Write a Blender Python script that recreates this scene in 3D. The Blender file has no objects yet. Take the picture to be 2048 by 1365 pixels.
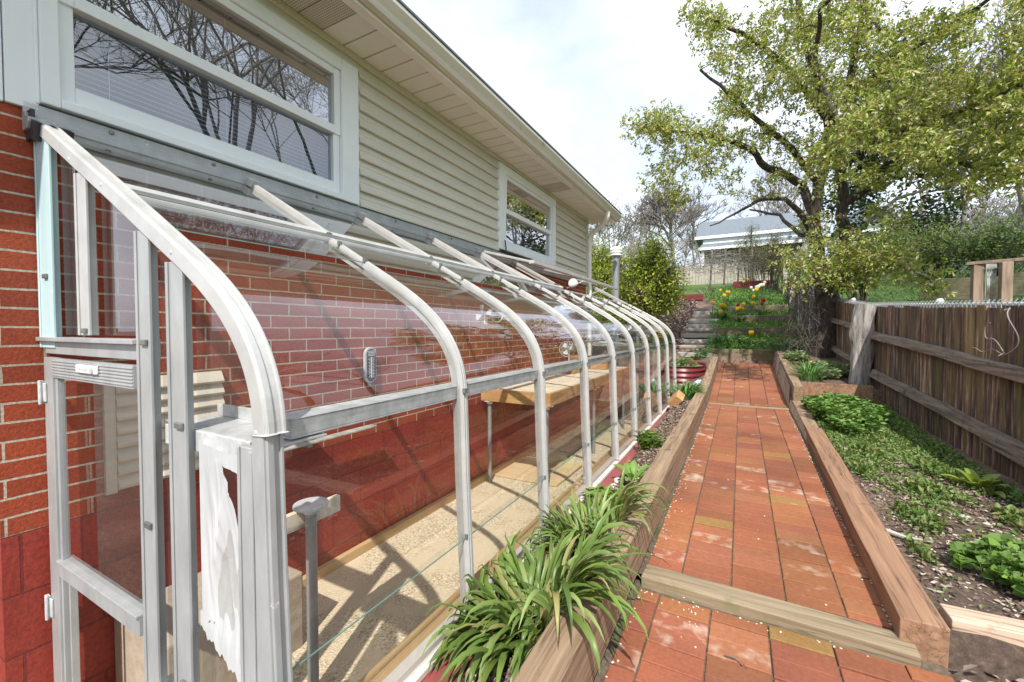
import bpy, math, random
import numpy as np
from mathutils import Vector, Matrix, noise as NZ
random.seed(7); rng = np.random.default_rng(7)
R = math.radians
SC = bpy.context.scene
COL = SC.collection

# ------------------------------------------------------------------ camera
F, CX, CY = 846.0, 1024.0, 682.5
YAW, PITCH = R(28.43), R(1.64)
CAM = np.array([2.165, 0.0, 1.12])
FW = np.array([-math.sin(YAW)*math.cos(PITCH), math.cos(YAW)*math.cos(PITCH), -math.sin(PITCH)])
RT = np.array([math.cos(YAW), math.sin(YAW), 0.0]); UPV = np.cross(RT, FW)
cd = bpy.data.cameras.new('camera'); cam = bpy.data.objects.new('camera', cd); COL.objects.link(cam)
cd.sensor_width = 36; cd.lens = 36*F/2048; cd.clip_start = 0.03; cd.clip_end = 2000
cam.matrix_world = Matrix(((RT[0], UPV[0], -FW[0], CAM[0]), (RT[1], UPV[1], -FW[1], CAM[1]), (RT[2], UPV[2], -FW[2], CAM[2]), (0, 0, 0, 1)))
SC.camera = cam
# ------------------------------------------------------------------ light
SUN = Vector((1.0, -2.6, 3.1)).normalized()
ELEV = math.asin(SUN.z); AZ = math.atan2(SUN.x, SUN.y)
sd = bpy.data.lights.new('sun', 'SUN'); sun = bpy.data.objects.new('sun', sd); COL.objects.link(sun)
sd.energy = 4.0; sd.angle = R(0.6); sd.color = (1.0, 0.95, 0.87)
sun.rotation_euler = SUN.to_track_quat('Z', 'Y').to_euler()
W = bpy.data.worlds.new('World'); SC.world = W; W.use_nodes = True
wn = W.node_tree; wn.nodes.clear()
wo = wn.nodes.new('ShaderNodeOutputWorld'); bg = wn.nodes.new('ShaderNodeBackground')
sky = wn.nodes.new('ShaderNodeTexSky'); sky.sky_type = 'NISHITA'; sky.sun_disc = False
sky.sun_elevation = ELEV; sky.sun_rotation = AZ
tc = wn.nodes.new('ShaderNodeTexCoord'); mp = wn.nodes.new('ShaderNodeMapping'); mp.inputs['Scale'].default_value = (1.0, 1.0, 1.7)
mp.inputs['Location'].default_value = (0.35, 0.1, 0.2)
nz = wn.nodes.new('ShaderNodeTexNoise'); nz.inputs['Scale'].default_value = 1.9; nz.inputs['Detail'].default_value = 7; nz.inputs['Roughness'].default_value = 0.55
rp = wn.nodes.new('ShaderNodeValToRGB'); rp.color_ramp.elements[0].position = 0.30; rp.color_ramp.elements[1].position = 0.58
rp.color_ramp.elements[0].color = (0.80, 0.80, 0.80, 1); rp.color_ramp.elements[1].color = (1, 1, 1, 1)
nz2 = wn.nodes.new('ShaderNodeTexNoise'); nz2.inputs['Scale'].default_value = 2.6; nz2.inputs['Detail'].default_value = 6
rp2 = wn.nodes.new('ShaderNodeValToRGB'); rp2.color_ramp.elements[0].position = 0.34; rp2.color_ramp.elements[1].position = 0.62
rp2.color_ramp.elements[0].color = (4.3, 5.0, 6.2, 1); rp2.color_ramp.elements[1].color = (7.4, 7.9, 8.7, 1)
mx = wn.nodes.new('ShaderNodeMix'); mx.data_type = 'RGBA'
wn.links.new(tc.outputs['Generated'], mp.inputs['Vector'])
wn.links.new(mp.outputs['Vector'], nz.inputs['Vector']); wn.links.new(mp.outputs['Vector'], nz2.inputs['Vector'])
wn.links.new(nz.outputs['Fac'], rp.inputs['Fac']); wn.links.new(nz2.outputs['Fac'], rp2.inputs['Fac'])
wn.links.new(rp.outputs['Color'], mx.inputs['Factor'])
wn.links.new(sky.outputs['Color'], mx.inputs['A']); wn.links.new(rp2.outputs['Color'], mx.inputs['B'])
wn.links.new(mx.outputs['Result'], bg.inputs['Color']); bg.inputs['Strength'].default_value = 0.13
wn.links.new(bg.outputs['Background'], wo.inputs['Surface'])
SC.view_settings.view_transform = 'Standard'; SC.view_settings.look = 'None'
SC.view_settings.exposure = 0.52; SC.view_settings.gamma = 1.0
SC.cycles.max_bounces = 10; SC.cycles.transparent_max_bounces = 24; SC.cycles.caustics_reflective = False

# ------------------------------------------------------------------ helpers
def ray(u, v): return FW + RT*(u-CX)/F - UPV*(v-CY)/F
def at(u, v, x=None, y=None, z=None):
    d = ray(u, v)
    if x is not None: t = (x-CAM[0])/d[0]
    elif y is not None: t = (y-CAM[1])/d[1]
    else: t = (z-CAM[2])/d[2]
    return Vector(CAM+t*d)

WL = {}
class MB:
    def __init__(s): s.v = []; s.f = []; s.c = []; s.cur = (1, 1, 1)
    def add(s, vs, fs):
        n = len(s.v); s.v += [tuple(p) for p in vs]
        for f in fs: s.f.append([i+n for i in f]); s.c.append(s.cur)
        return s
    def box(s, x0, y0, z0, x1, y1, z1):
        return s.add([(x0,y0,z0),(x1,y0,z0),(x1,y1,z0),(x0,y1,z0),(x0,y0,z1),(x1,y0,z1),(x1,y1,z1),(x0,y1,z1)],
                     [(0,3,2,1),(4,5,6,7),(0,1,5,4),(1,2,6,5),(2,3,7,6),(3,0,4,7)])
    def beam(s, p0, p1, w, h, up=(0,0,1), w1=None, h1=None):
        p0 = Vector(p0); p1 = Vector(p1); d = (p1-p0).normalized(); sd = d.cross(Vector(up)).normalized(); u = sd.cross(d)
        w1 = w if w1 is None else w1; h1 = h if h1 is None else h1
        vs = [p0+sd*a*w/2+u*b*h/2 for a, b in ((-1,-1),(1,-1),(1,1),(-1,1))]+[p1+sd*a*w1/2+u*b*h1/2 for a, b in ((-1,-1),(1,-1),(1,1),(-1,1))]
        return s.add(vs, [(3,2,1,0),(4,5,6,7),(0,1,5,4),(1,2,6,5),(2,3,7,6),(3,0,4,7)])
    def tube(s, pts, rad, n=8, cap=True):
        pts = [Vector(p) for p in pts]
        if not hasattr(rad, '__len__'): rad = [rad]*len(pts)
        base = len(s.v); ref = None
        for i, p in enumerate(pts):
            d = (pts[min(i+1, len(pts)-1)]-pts[max(i-1, 0)]).normalized()
            if ref is None: ref = d.cross(Vector((0.31, 0.17, 0.93)) if abs(d.z) < 0.9 else Vector((1, 0, 0))).normalized()
            ref = (ref-d*ref.dot(d)).normalized(); b = d.cross(ref)
            for k in range(n):
                a = 2*math.pi*k/n; s.v.append(tuple(p+(ref*math.cos(a)+b*math.sin(a))*rad[i]))
        for i in range(len(pts)-1):
            for k in range(n):
                k2 = (k+1) % n; s.f.append([base+i*n+k, base+i*n+k2, base+(i+1)*n+k2, base+(i+1)*n+k]); s.c.append(s.cur)
        if cap:
            s.f.append([base+k for k in range(n)][::-1]); s.c.append(s.cur)
            s.f.append([base+(len(pts)-1)*n+k for k in range(n)]); s.c.append(s.cur)
        return s
    def lathe(s, prof, c, n=20, axis=None):
        c = Vector(c); M = Matrix.Identity(3)
        if axis is not None: M = Vector(axis).normalized().to_track_quat('Z', 'Y').to_matrix()
        base = len(s.v)
        for r, z in prof:
            for k in range(n):
                a = 2*math.pi*k/n; s.v.append(tuple(c+M@Vector((r*math.cos(a), r*math.sin(a), z))))
        for i in range(len(prof)-1):
            for k in range(n):
                k2 = (k+1) % n; s.f.append([base+i*n+k, base+i*n+k2, base+(i+1)*n+k2, base+(i+1)*n+k]); s.c.append(s.cur)
        s.f.append([base+k for k in range(n)][::-1]); s.c.append(s.cur)
        s.f.append([base+(len(prof)-1)*n+k for k in range(n)]); s.c.append(s.cur)
        return s
    def prism(s, prof, y0, y1):           # closed profile in XZ extruded along Y
        n = len(prof); vs = [(x, y0, z) for x, z in prof]+[(x, y1, z) for x, z in prof]
        return s.add(vs, [list(range(n))[::-1], list(range(n, 2*n))]+[(i, (i+1) % n, n+(i+1) % n, n+i) for i in range(n)])
    def sweep(s, prof, w, d, y=0.0, lift=0.0):    # rectangular bar following an XZ polyline, width along Y
        base = len(s.v); n = len(prof)
        for i in range(n):
            a = Vector(prof[max(i-1, 0)]); b = Vector(prof[min(i+1, n-1)]); t = (b-a).normalized(); nn = Vector((-t[1], t[0]))
            if nn[0] < 0 and nn[1] <= 0: nn = -nn
            if nn[0]+nn[1] < 0: nn = -nn
            p = Vector(prof[i])
            o = p+nn*lift; q = p+nn*(lift-d)
            s.v += [(o[0], y-w/2, o[1]), (o[0], y+w/2, o[1]), (q[0], y+w/2, q[1]), (q[0], y-w/2, q[1])]
        for i in range(n-1):
            for k in range(4):
                k2 = (k+1) % 4; s.f.append([base+i*4+k, base+i*4+k2, base+(i+1)*4+k2, base+(i+1)*4+k]); s.c.append(s.cur)
        s.f.append([base, base+1, base+2, base+3]); s.c.append(s.cur)
        e = base+(n-1)*4; s.f.append([e+3, e+2, e+1, e]); s.c.append(s.cur)
        return s
    def build(s, name, m, parent=None, smooth=False, bevel=0.0, jitter=0.0):
        off = WL.get(parent.name, Vector((0,0,0))) if parent is not None else Vector((0,0,0))
        me = bpy.data.meshes.new(name)
        me.from_pydata([tuple(Vector(p)-off) for p in s.v], [], s.f)
        at_ = me.attributes.new('tint', 'FLOAT_COLOR', 'FACE')
        at_.data.foreach_set('color', np.array([(c[0], c[1], c[2], 1.0) for c in s.c], dtype=np.float32).ravel())
        me.validate(); me.update()
        o = bpy.data.objects.new(name, me); COL.objects.link(o)
        me.materials.append(m)
        if parent is not None: o.parent = parent; WL[o.name] = off
        else: WL[o.name] = Vector((0,0,0))
        if smooth:
            for p in me.polygons: p.use_smooth = True
            try: me.set_sharp_from_angle(angle=R(40))
            except Exception: pass
        if bevel:
            b = o.modifiers.new('bevel', 'BEVEL'); b.width = bevel; b.segments = 2; b.limit_method = 'ANGLE'; b.angle_limit = R(40)
        return o

def mesh_np(name, V, Fc, m, parent=None, tint=None, smooth=False):
    off = np.array(WL.get(parent.name, Vector((0,0,0)))) if parent is not None else np.zeros(3)
    V = np.asarray(V, dtype=np.float32)-off.astype(np.float32); Fc = np.asarray(Fc, dtype=np.int32); k = Fc.shape[1]
    me = bpy.data.meshes.new(name)
    me.vertices.add(len(V)); me.vertices.foreach_set('co', V.ravel())
    me.loops.add(Fc.size); me.loops.foreach_set('vertex_index', Fc.ravel())
    me.polygons.add(len(Fc)); me.polygons.foreach_set('loop_start', np.arange(0, Fc.size, k, dtype=np.int32))
    try: me.polygons.foreach_set('loop_total', np.full(len(Fc), k, dtype=np.int32))
    except Exception: pass
    if smooth: me.polygons.foreach_set('use_smooth', np.ones(len(Fc), dtype=bool))
    if tint is not None:
        a = me.attributes.new('tint', 'FLOAT_COLOR', 'FACE'); a.data.foreach_set('color', np.hstack([tint, np.ones((len(tint), 1))]).astype(np.float32).ravel())
    me.update(calc_edges=True); me.validate()
    o = bpy.data.objects.new(name, me); COL.objects.link(o); me.materials.append(m)
    if parent is not None: o.parent = parent; WL[o.name] = Vector(off)
    else: WL[o.name] = Vector((0,0,0))
    return o

def tag(o, label, cat, group=None):
    o['label'] = label; o['category'] = cat
    if group: o['group'] = group
    return o
def thing(name, label, cat, loc=(0,0,0), group=None):
    o = bpy.data.objects.new(name, None); o.empty_display_size = 0.1; COL.objects.link(o); o.location = loc; WL[o.name] = Vector(loc)
    return tag(o, label, cat, group)
def struct(o): o['kind'] = 'structure'; return o
def stuff(o, label, cat): o['kind'] = 'stuff'; return tag(o, label, cat)
def copy_tree(o, loc=None, rz=None, label=None, group=None, sc=None, parent=None):
    c = o.copy(); COL.objects.link(c)
    if parent is not None: c.parent = parent
    for ch in list(o.children): copy_tree(ch, parent=c)
    if loc is not None: c.location = loc
    if rz is not None: c.rotation_euler = (0, 0, rz)
    if sc is not None: c.scale = (sc, sc, sc)
    if label: c['label'] = label
    if group: c['group'] = group
    return c

# ------------------------------------------------------------------ materials
def base_mat(name):
    m = bpy.data.materials.new(name); m.use_nodes = True; nt = m.node_tree
    return m, nt, nt.nodes['Principled BSDF'], nt.nodes['Material Output']
def nd(nt, t, **kw):
    n = nt.nodes.new(t)
    for k, v in kw.items():
        if k in n.inputs: n.inputs[k].default_value = v
        else: setattr(n, k, v)
    return n
def ramp(nt, stops):
    r = nt.nodes.new('ShaderNodeValToRGB'); e = r.color_ramp.elements
    while len(e) < len(stops): e.new(0.5)
    for i, (p, c) in enumerate(stops):
        e[i].position = p; e[i].color = (*c, 1) if len(c) == 3 else c
    return r
def coord(nt, scale=(1,1,1), kind='Object', rot=(0,0,0)):
    t = nt.nodes.new('ShaderNodeTexCoord'); m = nt.nodes.new('ShaderNodeMapping')
    m.inputs['Scale'].default_value = scale; m.inputs['Rotation'].default_value = rot
    nt.links.new(t.outputs[kind], m.inputs['Vector']); return m.outputs['Vector']
def mix(nt, a, b, fac, mode='MIX'):
    n = nt.nodes.new('ShaderNodeMix'); n.data_type = 'RGBA'; n.blend_type = mode
    for s, v in (('A', a), ('B', b)):
        if hasattr(v, 'is_linked') or hasattr(v, 'links'): nt.links.new(v, n.inputs[s])
        else: n.inputs[s].default_value = (*v, 1)
    if hasattr(fac, 'links'): nt.links.new(fac, n.inputs['Factor'])
    else: n.inputs['Factor'].default_value = fac
    return n.outputs['Result']
def bump(nt, b, h, strength=0.3, dist=0.01, prev=None):
    n = nt.nodes.new('ShaderNodeBump'); n.inputs['Strength'].default_value = strength; n.inputs['Distance'].default_value = dist
    nt.links.new(h, n.inputs['Height'])
    if prev is not None: nt.links.new(prev, n.inputs['Normal'])
    nt.links.new(n.outputs['Normal'], b.inputs['Normal']); return n.outputs['Normal']
def tinted(nt, col):
    a = nt.nodes.new('ShaderNodeAttribute'); a.attribute_name = 'tint'
    return mix(nt, col, a.outputs['Color'], 1.0, 'MULTIPLY')
def simple(name, c1, c2=None, rough=0.6, metal=0.0, scale=(12,12,12), detail=6, lo=0.3, hi=0.7, bmp=0.0, bdist=0.004, tint=False, blotch=None, bl=(0.55, 0.7), bscale=3.0, spec=0.5, crack=None):
    m, nt, b, o = base_mat(name)
    c2 = c2 or tuple(x*1.25 for x in c1)
    v = coord(nt, scale); n = nd(nt, 'ShaderNodeTexNoise', Scale=1.0, Detail=detail, Roughness=0.65); nt.links.new(v, n.inputs['Vector'])
    r = ramp(nt, [(lo, c1), (hi, c2)]); nt.links.new(n.outputs['Fac'], r.inputs['Fac']); col = r.outputs['Color']
    if blotch:
        v2 = coord(nt, (bscale,)*3); n2 = nd(nt, 'ShaderNodeTexNoise', Scale=1.0, Detail=8, Roughness=0.7); nt.links.new(v2, n2.inputs['Vector'])
        r2 = ramp(nt, [(bl[0], (0,0,0)), (bl[1], (1,1,1))]); nt.links.new(n2.outputs['Fac'], r2.inputs['Fac'])
        col = mix(nt, col, blotch, r2.outputs['Color'])
        if crack:
            n4 = nd(nt, 'ShaderNodeTexNoise', Scale=1.0, Detail=4, Roughness=0.55, Distortion=0.3); nt.links.new(coord(nt, crack), n4.inputs['Vector'])
            r4 = ramp(nt, [(0.455, (1,1,1)), (0.485, (0,0,0)), (0.515, (0,0,0)), (0.545, (1,1,1))]) ; r5 = ramp(nt, [(0.484, (0,0,0)), (0.499, (0.6,)*3), (0.514, (0,0,0))]); nt.links.new(n4.outputs['Fac'], r5.inputs['Fac'])
            col = mix(nt, col, (0.03,0.02,0.015), r5.outputs['Color'])
    if tint: col = tinted(nt, col)
    nt.links.new(col, b.inputs['Base Color']); b.inputs['Roughness'].default_value = rough; b.inputs['Metallic'].default_value = metal
    b.inputs['Specular IOR Level'].default_value = spec
    if bmp: bump(nt, b, n.outputs['Fac'], bmp, bdist)
    return m
def leafmat(name, c, trans=0.35, rough=0.45):
    m, nt, b, o = base_mat(name)
    col = tinted(nt, c); nt.links.new(col, b.inputs['Base Color']); b.inputs['Roughness'].default_value = rough; b.inputs['Specular IOR Level'].default_value = 0.35
    t = nt.nodes.new('ShaderNodeBsdfTranslucent'); c2 = mix(nt, col, (1.0, 1.0, 0.45), 1.0, 'MULTIPLY'); nt.links.new(c2, t.inputs['Color'])
    ms = nt.nodes.new('ShaderNodeMixShader'); ms.inputs['Fac'].default_value = trans
    nt.links.new(b.outputs['BSDF'], ms.inputs[1]); nt.links.new(t.outputs['BSDF'], ms.inputs[2]); nt.links.new(ms.outputs['Shader'], o.inputs['Surface'])
    return m
def glassmat(name, tint=(0.93,0.96,0.95), boost=1.0, dirt=0.03, wavy=0.0):
    m, nt, b, o = base_mat(name); nt.nodes.remove(b)
    tr = nd(nt, 'ShaderNodeBsdfTransparent'); tr.inputs['Color'].default_value = (*tint, 1)
    gl = nd(nt, 'ShaderNodeBsdfGlossy'); gl.inputs['Roughness'].default_value = 0.0
    fr = nd(nt, 'ShaderNodeFresnel', IOR=1.52); ge = nd(nt, 'ShaderNodeNewGeometry')   # same reflectance from both sides of the sheet
    mr = nd(nt, 'ShaderNodeMapRange'); nt.links.new(ge.outputs['Backfacing'], mr.inputs['Value']); mr.inputs['To Min'].default_value = 1.52; mr.inputs['To Max'].default_value = 1/1.52
    nt.links.new(mr.outputs['Result'], fr.inputs['IOR'])
    mul = nd(nt, 'ShaderNodeMath', operation='MULTIPLY', use_clamp=True); nt.links.new(fr.outputs['Fac'], mul.inputs[0]); mul.inputs[1].default_value = boost
    ms = nt.nodes.new('ShaderNodeMixShader'); nt.links.new(mul.outputs[0], ms.inputs['Fac'])
    nt.links.new(tr.outputs[0], ms.inputs[1]); nt.links.new(gl.outputs[0], ms.inputs[2])
    df = nd(nt, 'ShaderNodeBsdfDiffuse'); df.inputs['Color'].default_value = (0.62, 0.62, 0.58, 1)
    n = nd(nt, 'ShaderNodeTexNoise', Scale=1.0, Detail=7, Roughness=0.7); nt.links.new(coord(nt, (5, 5, 2.0)), n.inputs['Vector'])
    r = ramp(nt, [(0.42, (0.15,)*3), (0.75, (1,1,1))]); nt.links.new(n.outputs['Fac'], r.inputs['Fac'])
    m2 = nd(nt, 'ShaderNodeMath', operation='MULTIPLY'); nt.links.new(r.outputs['Color'], m2.inputs[0]); m2.inputs[1].default_value = dirt
    ms2 = nt.nodes.new('ShaderNodeMixShader'); nt.links.new(m2.outputs[0], ms2.inputs['Fac'])
    nt.links.new(ms.outputs[0], ms2.inputs[1]); nt.links.new(df.outputs[0], ms2.inputs[2]); nt.links.new(ms2.outputs[0], o.inputs['Surface'])
    if wavy:
        w = nd(nt, 'ShaderNodeTexNoise', Scale=1.0, Detail=2); nt.links.new(coord(nt, (3, 3, 9)), w.inputs['Vector'])
        bb = nd(nt, 'ShaderNodeBump'); bb.inputs['Strength'].default_value = wavy; bb.inputs['Distance'].default_value = 0.01
        nt.links.new(w.outputs['Fac'], bb.inputs['Height']); nt.links.new(bb.outputs['Normal'], gl.inputs['Normal'])
    return m
def brickmat(name, c1, c2, mortar, w, h, ms, rough=0.85, bumpy=0.6, offs=0.5, fine=90, z0=0.0, stain=None):
    m, nt, b, o = base_mat(name)
    t = nd(nt, 'ShaderNodeTexCoord'); sp = nd(nt, 'ShaderNodeSeparateXYZ'); nt.links.new(t.outputs['Object'], sp.inputs[0])
    ad = nd(nt, 'ShaderNodeMath', operation='ADD'); nt.links.new(sp.outputs['X'], ad.inputs[0]); nt.links.new(sp.outputs['Y'], ad.inputs[1])
    az = nd(nt, 'ShaderNodeMath', operation='SUBTRACT'); nt.links.new(sp.outputs['Z'], az.inputs[0]); az.inputs[1].default_value = z0
    cb = nd(nt, 'ShaderNodeCombineXYZ'); nt.links.new(ad.outputs[0], cb.inputs[0]); nt.links.new(az.outputs[0], cb.inputs[1])
    nw = nd(nt, 'ShaderNodeTexNoise', Scale=9.0, Detail=3); nt.links.new(t.outputs['Object'], nw.inputs['Vector'])
    vm = nd(nt, 'ShaderNodeVectorMath', operation='MULTIPLY_ADD'); nt.links.new(nw.outputs['Color'], vm.inputs[0]); vm.inputs[1].default_value = (0.006, 0.006, 0); nt.links.new(cb.outputs[0], vm.inputs[2])
    br = nd(nt, 'ShaderNodeTexBrick'); nt.links.new(vm.outputs[0], br.inputs['Vector'])
    br.inputs['Scale'].default_value = 1.0; br.inputs['Brick Width'].default_value = w; br.inputs['Row Height'].default_value = h
    br.inputs['Mortar Size'].default_value = ms; br.inputs['Mortar Smooth'].default_value = 0.25; br.offset = offs
    br.inputs['Color1'].default_value = (*c1, 1); br.inputs['Color2'].default_value = (*c2, 1); br.inputs['Mortar'].default_value = (*mortar, 1)
    n = nd(nt, 'ShaderNodeTexNoise', Scale=fine, Detail=5, Roughness=0.7); nt.links.new(t.outputs['Object'], n.inputs['Vector'])
    r = ramp(nt, [(0.3, (0.62,)*3), (0.68, (1.3,)*3)]); nt.links.new(n.outputs['Fac'], r.inputs['Fac'])
    col = mix(nt, br.outputs['Color'], r.outputs['Color'], 1.0, 'MULTIPLY')
    n3 = nd(nt, 'ShaderNodeTexNoise', Scale=2.3, Detail=6); nt.links.new(t.outputs['Object'], n3.inputs['Vector'])
    r3 = ramp(nt, [(0.35, (0.82, 0.8, 0.78)), (0.65, (1.1,)*3)]); nt.links.new(n3.outputs['Fac'], r3.inputs['Fac'])
    col = mix(nt, col, r3.outputs['Color'], 1.0, 'MULTIPLY')
    nt.links.new(col, b.inputs['Base Color']); b.inputs['Roughness'].default_value = rough
    inv = nd(nt, 'ShaderNodeMath', operation='SUBTRACT'); inv.inputs[0].default_value = 1.0; nt.links.new(br.outputs['Fac'], inv.inputs[1])
    p = bump(nt, b, inv.outputs[0], bumpy, 0.008); bump(nt, b, n.outputs['Fac'], bumpy*0.9, 0.006, p)
    return m

M = {}
M['brick'] = brickmat('red_brick', (0.37,0.066,0.024), (0.28,0.046,0.018), (0.50,0.44,0.35), 0.205, 0.0645, 0.0042, z0=0.42)
M['block'] = brickmat('painted_block', (0.30,0.038,0.024), (0.27,0.033,0.021), (0.17,0.024,0.018), 0.42, 0.21, 0.005, rough=0.55, bumpy=0.5, fine=60, z0=0.42)
M['vinyl'] = simple('vinyl_siding', (0.62,0.585,0.49), (0.69,0.655,0.56), rough=0.5, scale=(3,3,9), bmp=0.05)
M['whitepaint'] = simple('white_paint', (0.84,0.87,0.88), (0.89,0.91,0.92), rough=0.45, scale=(6,6,6), bmp=0.08, blotch=(0.55,0.54,0.5), bl=(0.68, 0.85), bscale=9)
M['soffit'] = simple('soffit_panel', (0.78,0.75,0.68), (0.83,0.80,0.73), rough=0.55, scale=(5,5,5))
M['gutter'] = simple('gutter_metal', (0.66,0.62,0.53), (0.76,0.73,0.65), rough=0.45, scale=(2.5,1.2,14), blotch=(0.36,0.32,0.24), bl=(0.60,0.78), bscale=7)
M['gutterwhite'] = simple('gutter_white', (0.78,0.77,0.72), rough=0.4, scale=(3,3,3))
M['alu'] = simple('aluminium', (0.34,0.35,0.35), (0.47,0.48,0.48), rough=0.42, metal=0.2, scale=(14,14,5), blotch=(0.66,0.66,0.62), bl=(0.665,0.70), bscale=26, bmp=0.12)
M['aluwhite'] = simple('white_aluminium', (0.45,0.45,0.435), (0.58,0.58,0.565), rough=0.40, metal=0.15, scale=(10,10,10), blotch=(0.50,0.47,0.40), bl=(0.64,0.80), bscale=14, bmp=0.06)
M['alucyan'] = simple('pale_blue_aluminium', (0.44,0.62,0.65), (0.56,0.72,0.74), rough=0.45, scale=(20,20,3), blotch=(0.80,0.82,0.78), bl=(0.6,0.75), bscale=12)
M['galv'] = simple('galvanised_steel', (0.46,0.48,0.48), (0.66,0.67,0.67), rough=0.5, metal=0.1, scale=(22,22,22), detail=3, lo=0.35, hi=0.65)
M['clipsteel'] = simple('clip_steel', (0.16,0.16,0.155), (0.30,0.30,0.29), rough=0.4, metal=0.5)
M['darkmetal'] = simple('dark_metal', (0.05,0.05,0.055), rough=0.45, metal=0.6)
M['glass'] = glassmat('greenhouse_glass', tint=(0.98,0.985,0.98), dirt=0.03, boost=2.3)
M['curvedglass'] = glassmat('curved_glass', tint=(0.98,0.985,0.98), dirt=0.02, boost=2.1, wavy=0.06)
M['sideglass'] = glassmat('side_glass', tint=(0.985,0.99,0.985), dirt=0.02, boost=1.6, wavy=0.012)
M['winglass'] = glassmat('window_glass', tint=(0.70,0.80,0.90), boost=6.0, dirt=0.01, wavy=0.008)
M['winglassup'] = glassmat('upper_window_glass', tint=(0.80,0.86,0.92), boost=12.0, dirt=0.02, wavy=0.008)
M['blind'] = simple('blind_slat', (0.60,0.66,0.74), rough=0.5)
M['curtain'] = simple('curtain_cloth', (0.40,0.40,0.38), rough=0.9)
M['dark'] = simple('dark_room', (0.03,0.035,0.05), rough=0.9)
M['redcurb'] = simple('red_curb_paint', (0.25,0.06,0.06), (0.33,0.085,0.08), rough=0.6, scale=(9,9,9), blotch=(0.62,0.56,0.50), bl=(0.62,0.70), bscale=22, bmp=0.3)
M['whitesill'] = simple('white_sill', (0.62,0.58,0.52), (0.74,0.71,0.65), rough=0.6, scale=(9,9,9), blotch=(0.36,0.30,0.24), bl=(0.60,0.75), bscale=18, bmp=0.2)
M['newwood'] = simple('fresh_wood', (0.46,0.29,0.13), (0.60,0.42,0.22), rough=0.7, scale=(30,2.2,30), bmp=0.2)
M['slat'] = simple('bench_slat', (0.60,0.51,0.38), (0.80,0.72,0.58), rough=0.75, scale=(2.5,30,20), bmp=0.2, blotch=(0.28,0.18,0.10), bl=(0.58,0.75), bscale=7)
M['benchboard'] = simple('bench_board', (0.42,0.21,0.08), (0.60,0.36,0.16), rough=0.7, scale=(5,5,26), bmp=0.2, blotch=(0.22,0.12,0.06), bl=(0.6,0.75), bscale=6)
M['oldwood'] = simple('weathered_timber', (0.17,0.105,0.06), (0.40,0.285,0.185), rough=0.85, scale=(46,1.6,46), bmp=0.5, bdist=0.006, blotch=(0.12,0.075,0.05), bl=(0.60,0.72), bscale=9, crack=(16,0.55,16))
M['oldwoodx'] = simple('weathered_cross_timber', (0.17,0.125,0.07), (0.38,0.30,0.20), rough=0.85, scale=(1.8,46,46), bmp=0.5, bdist=0.006, blotch=(0.20,0.19,0.09), bl=(0.55,0.70), bscale=8, crack=(0.6,16,16))
M['cedar'] = simple('cedar_timber', (0.19,0.098,0.055), (0.40,0.235,0.14), rough=0.8, scale=(30,1.3,30), bmp=0.35, bdist=0.005, blotch=(0.13,0.07,0.05), bl=(0.62,0.72), bscale=7, crack=(13,0.45,13))
M['palewood'] = simple('pale_timber', (0.48,0.34,0.24), (0.66,0.50,0.38), rough=0.8, scale=(1.6,34,34), bmp=0.35, bdist=0.004, blotch=(0.30,0.20,0.13), bl=(0.62,0.75), bscale=8, crack=(0.5,14,14))
M['mosswood'] = simple('mossy_timber', (0.13,0.11,0.07), (0.27,0.23,0.15), rough=0.95, scale=(2,20,30), bmp=0.5, blotch=(0.13,0.15,0.05), bl=(0.5,0.68), bscale=6)
M['greywood'] = simple('grey_timber', (0.26,0.25,0.22), (0.54,0.51,0.46), rough=0.9, scale=(3,20,30), bmp=0.5)
M['postwood'] = simple('post_wood', (0.15,0.14,0.13), (0.46,0.43,0.39), rough=0.95, scale=(26,26,4), bmp=0.9, bdist=0.012, lo=0.36, hi=0.62)
M['soil'] = None
M['pipe'] = simple('grey_pipe', (0.22,0.24,0.245), (0.31,0.33,0.335), rough=0.5, scale=(10,10,4), metal=0.2)
M['gravel'] = None
M['plywood'] = simple('plywood', (0.55,0.40,0.22), (0.66,0.50,0.30), rough=0.8, scale=(4,24,4))
M['terracotta'] = simple('terracotta', (0.50,0.23,0.12), (0.60,0.31,0.18), rough=0.85, scale=(9,9,9))
M['plastic'] = simple('milky_plastic', (0.56,0.58,0.59), (0.66,0.68,0.69), rough=0.3, scale=(8,8,8))
_n = M['plastic'].node_tree; _o = _n.nodes['Material Output']; _t = _n.nodes.new('ShaderNodeBsdfTransparent'); _m = _n.nodes.new('ShaderNodeMixShader'); _m.inputs['Fac'].default_value = 0.16
_n.links.new(_n.nodes['Principled BSDF'].outputs[0], _m.inputs[1]); _n.links.new(_t.outputs[0], _m.inputs[2]); _n.links.new(_m.outputs[0], _o.inputs['Surface'])
M['concrete'] = simple('rough_concrete', (0.33,0.27,0.20), (0.44,0.37,0.29), rough=0.95, scale=(14,14,14), bmp=0.6, bdist=0.01)
M['cream'] = simple('cream_panel', (0.60,0.53,0.42), (0.68,0.61,0.50), rough=0.6, scale=(2,2,12))
M['redmetal'] = simple('red_metal', (0.15,0.022,0.026), (0.20,0.032,0.036), rough=0.4, scale=(6,6,6))
M['stone'] = simple('pale_stone', (0.46,0.41,0.33), (0.64,0.59,0.50), rough=0.9, scale=(22,22,22), bmp=0.5)
M['white'] = simple('white_plastic', (0.78,0.78,0.76), rough=0.4)
M['blackdial'] = simple('dial_black', (0.03,0.035,0.045), rough=0.35)
M['roofshingle'] = simple('grey_shingle', (0.12,0.145,0.17), (0.19,0.22,0.25), rough=0.9, scale=(8,8,30), bmp=0.3)
M['palewall'] = simple('pale_wall', (0.66,0.70,0.71), rough=0.8)
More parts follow.
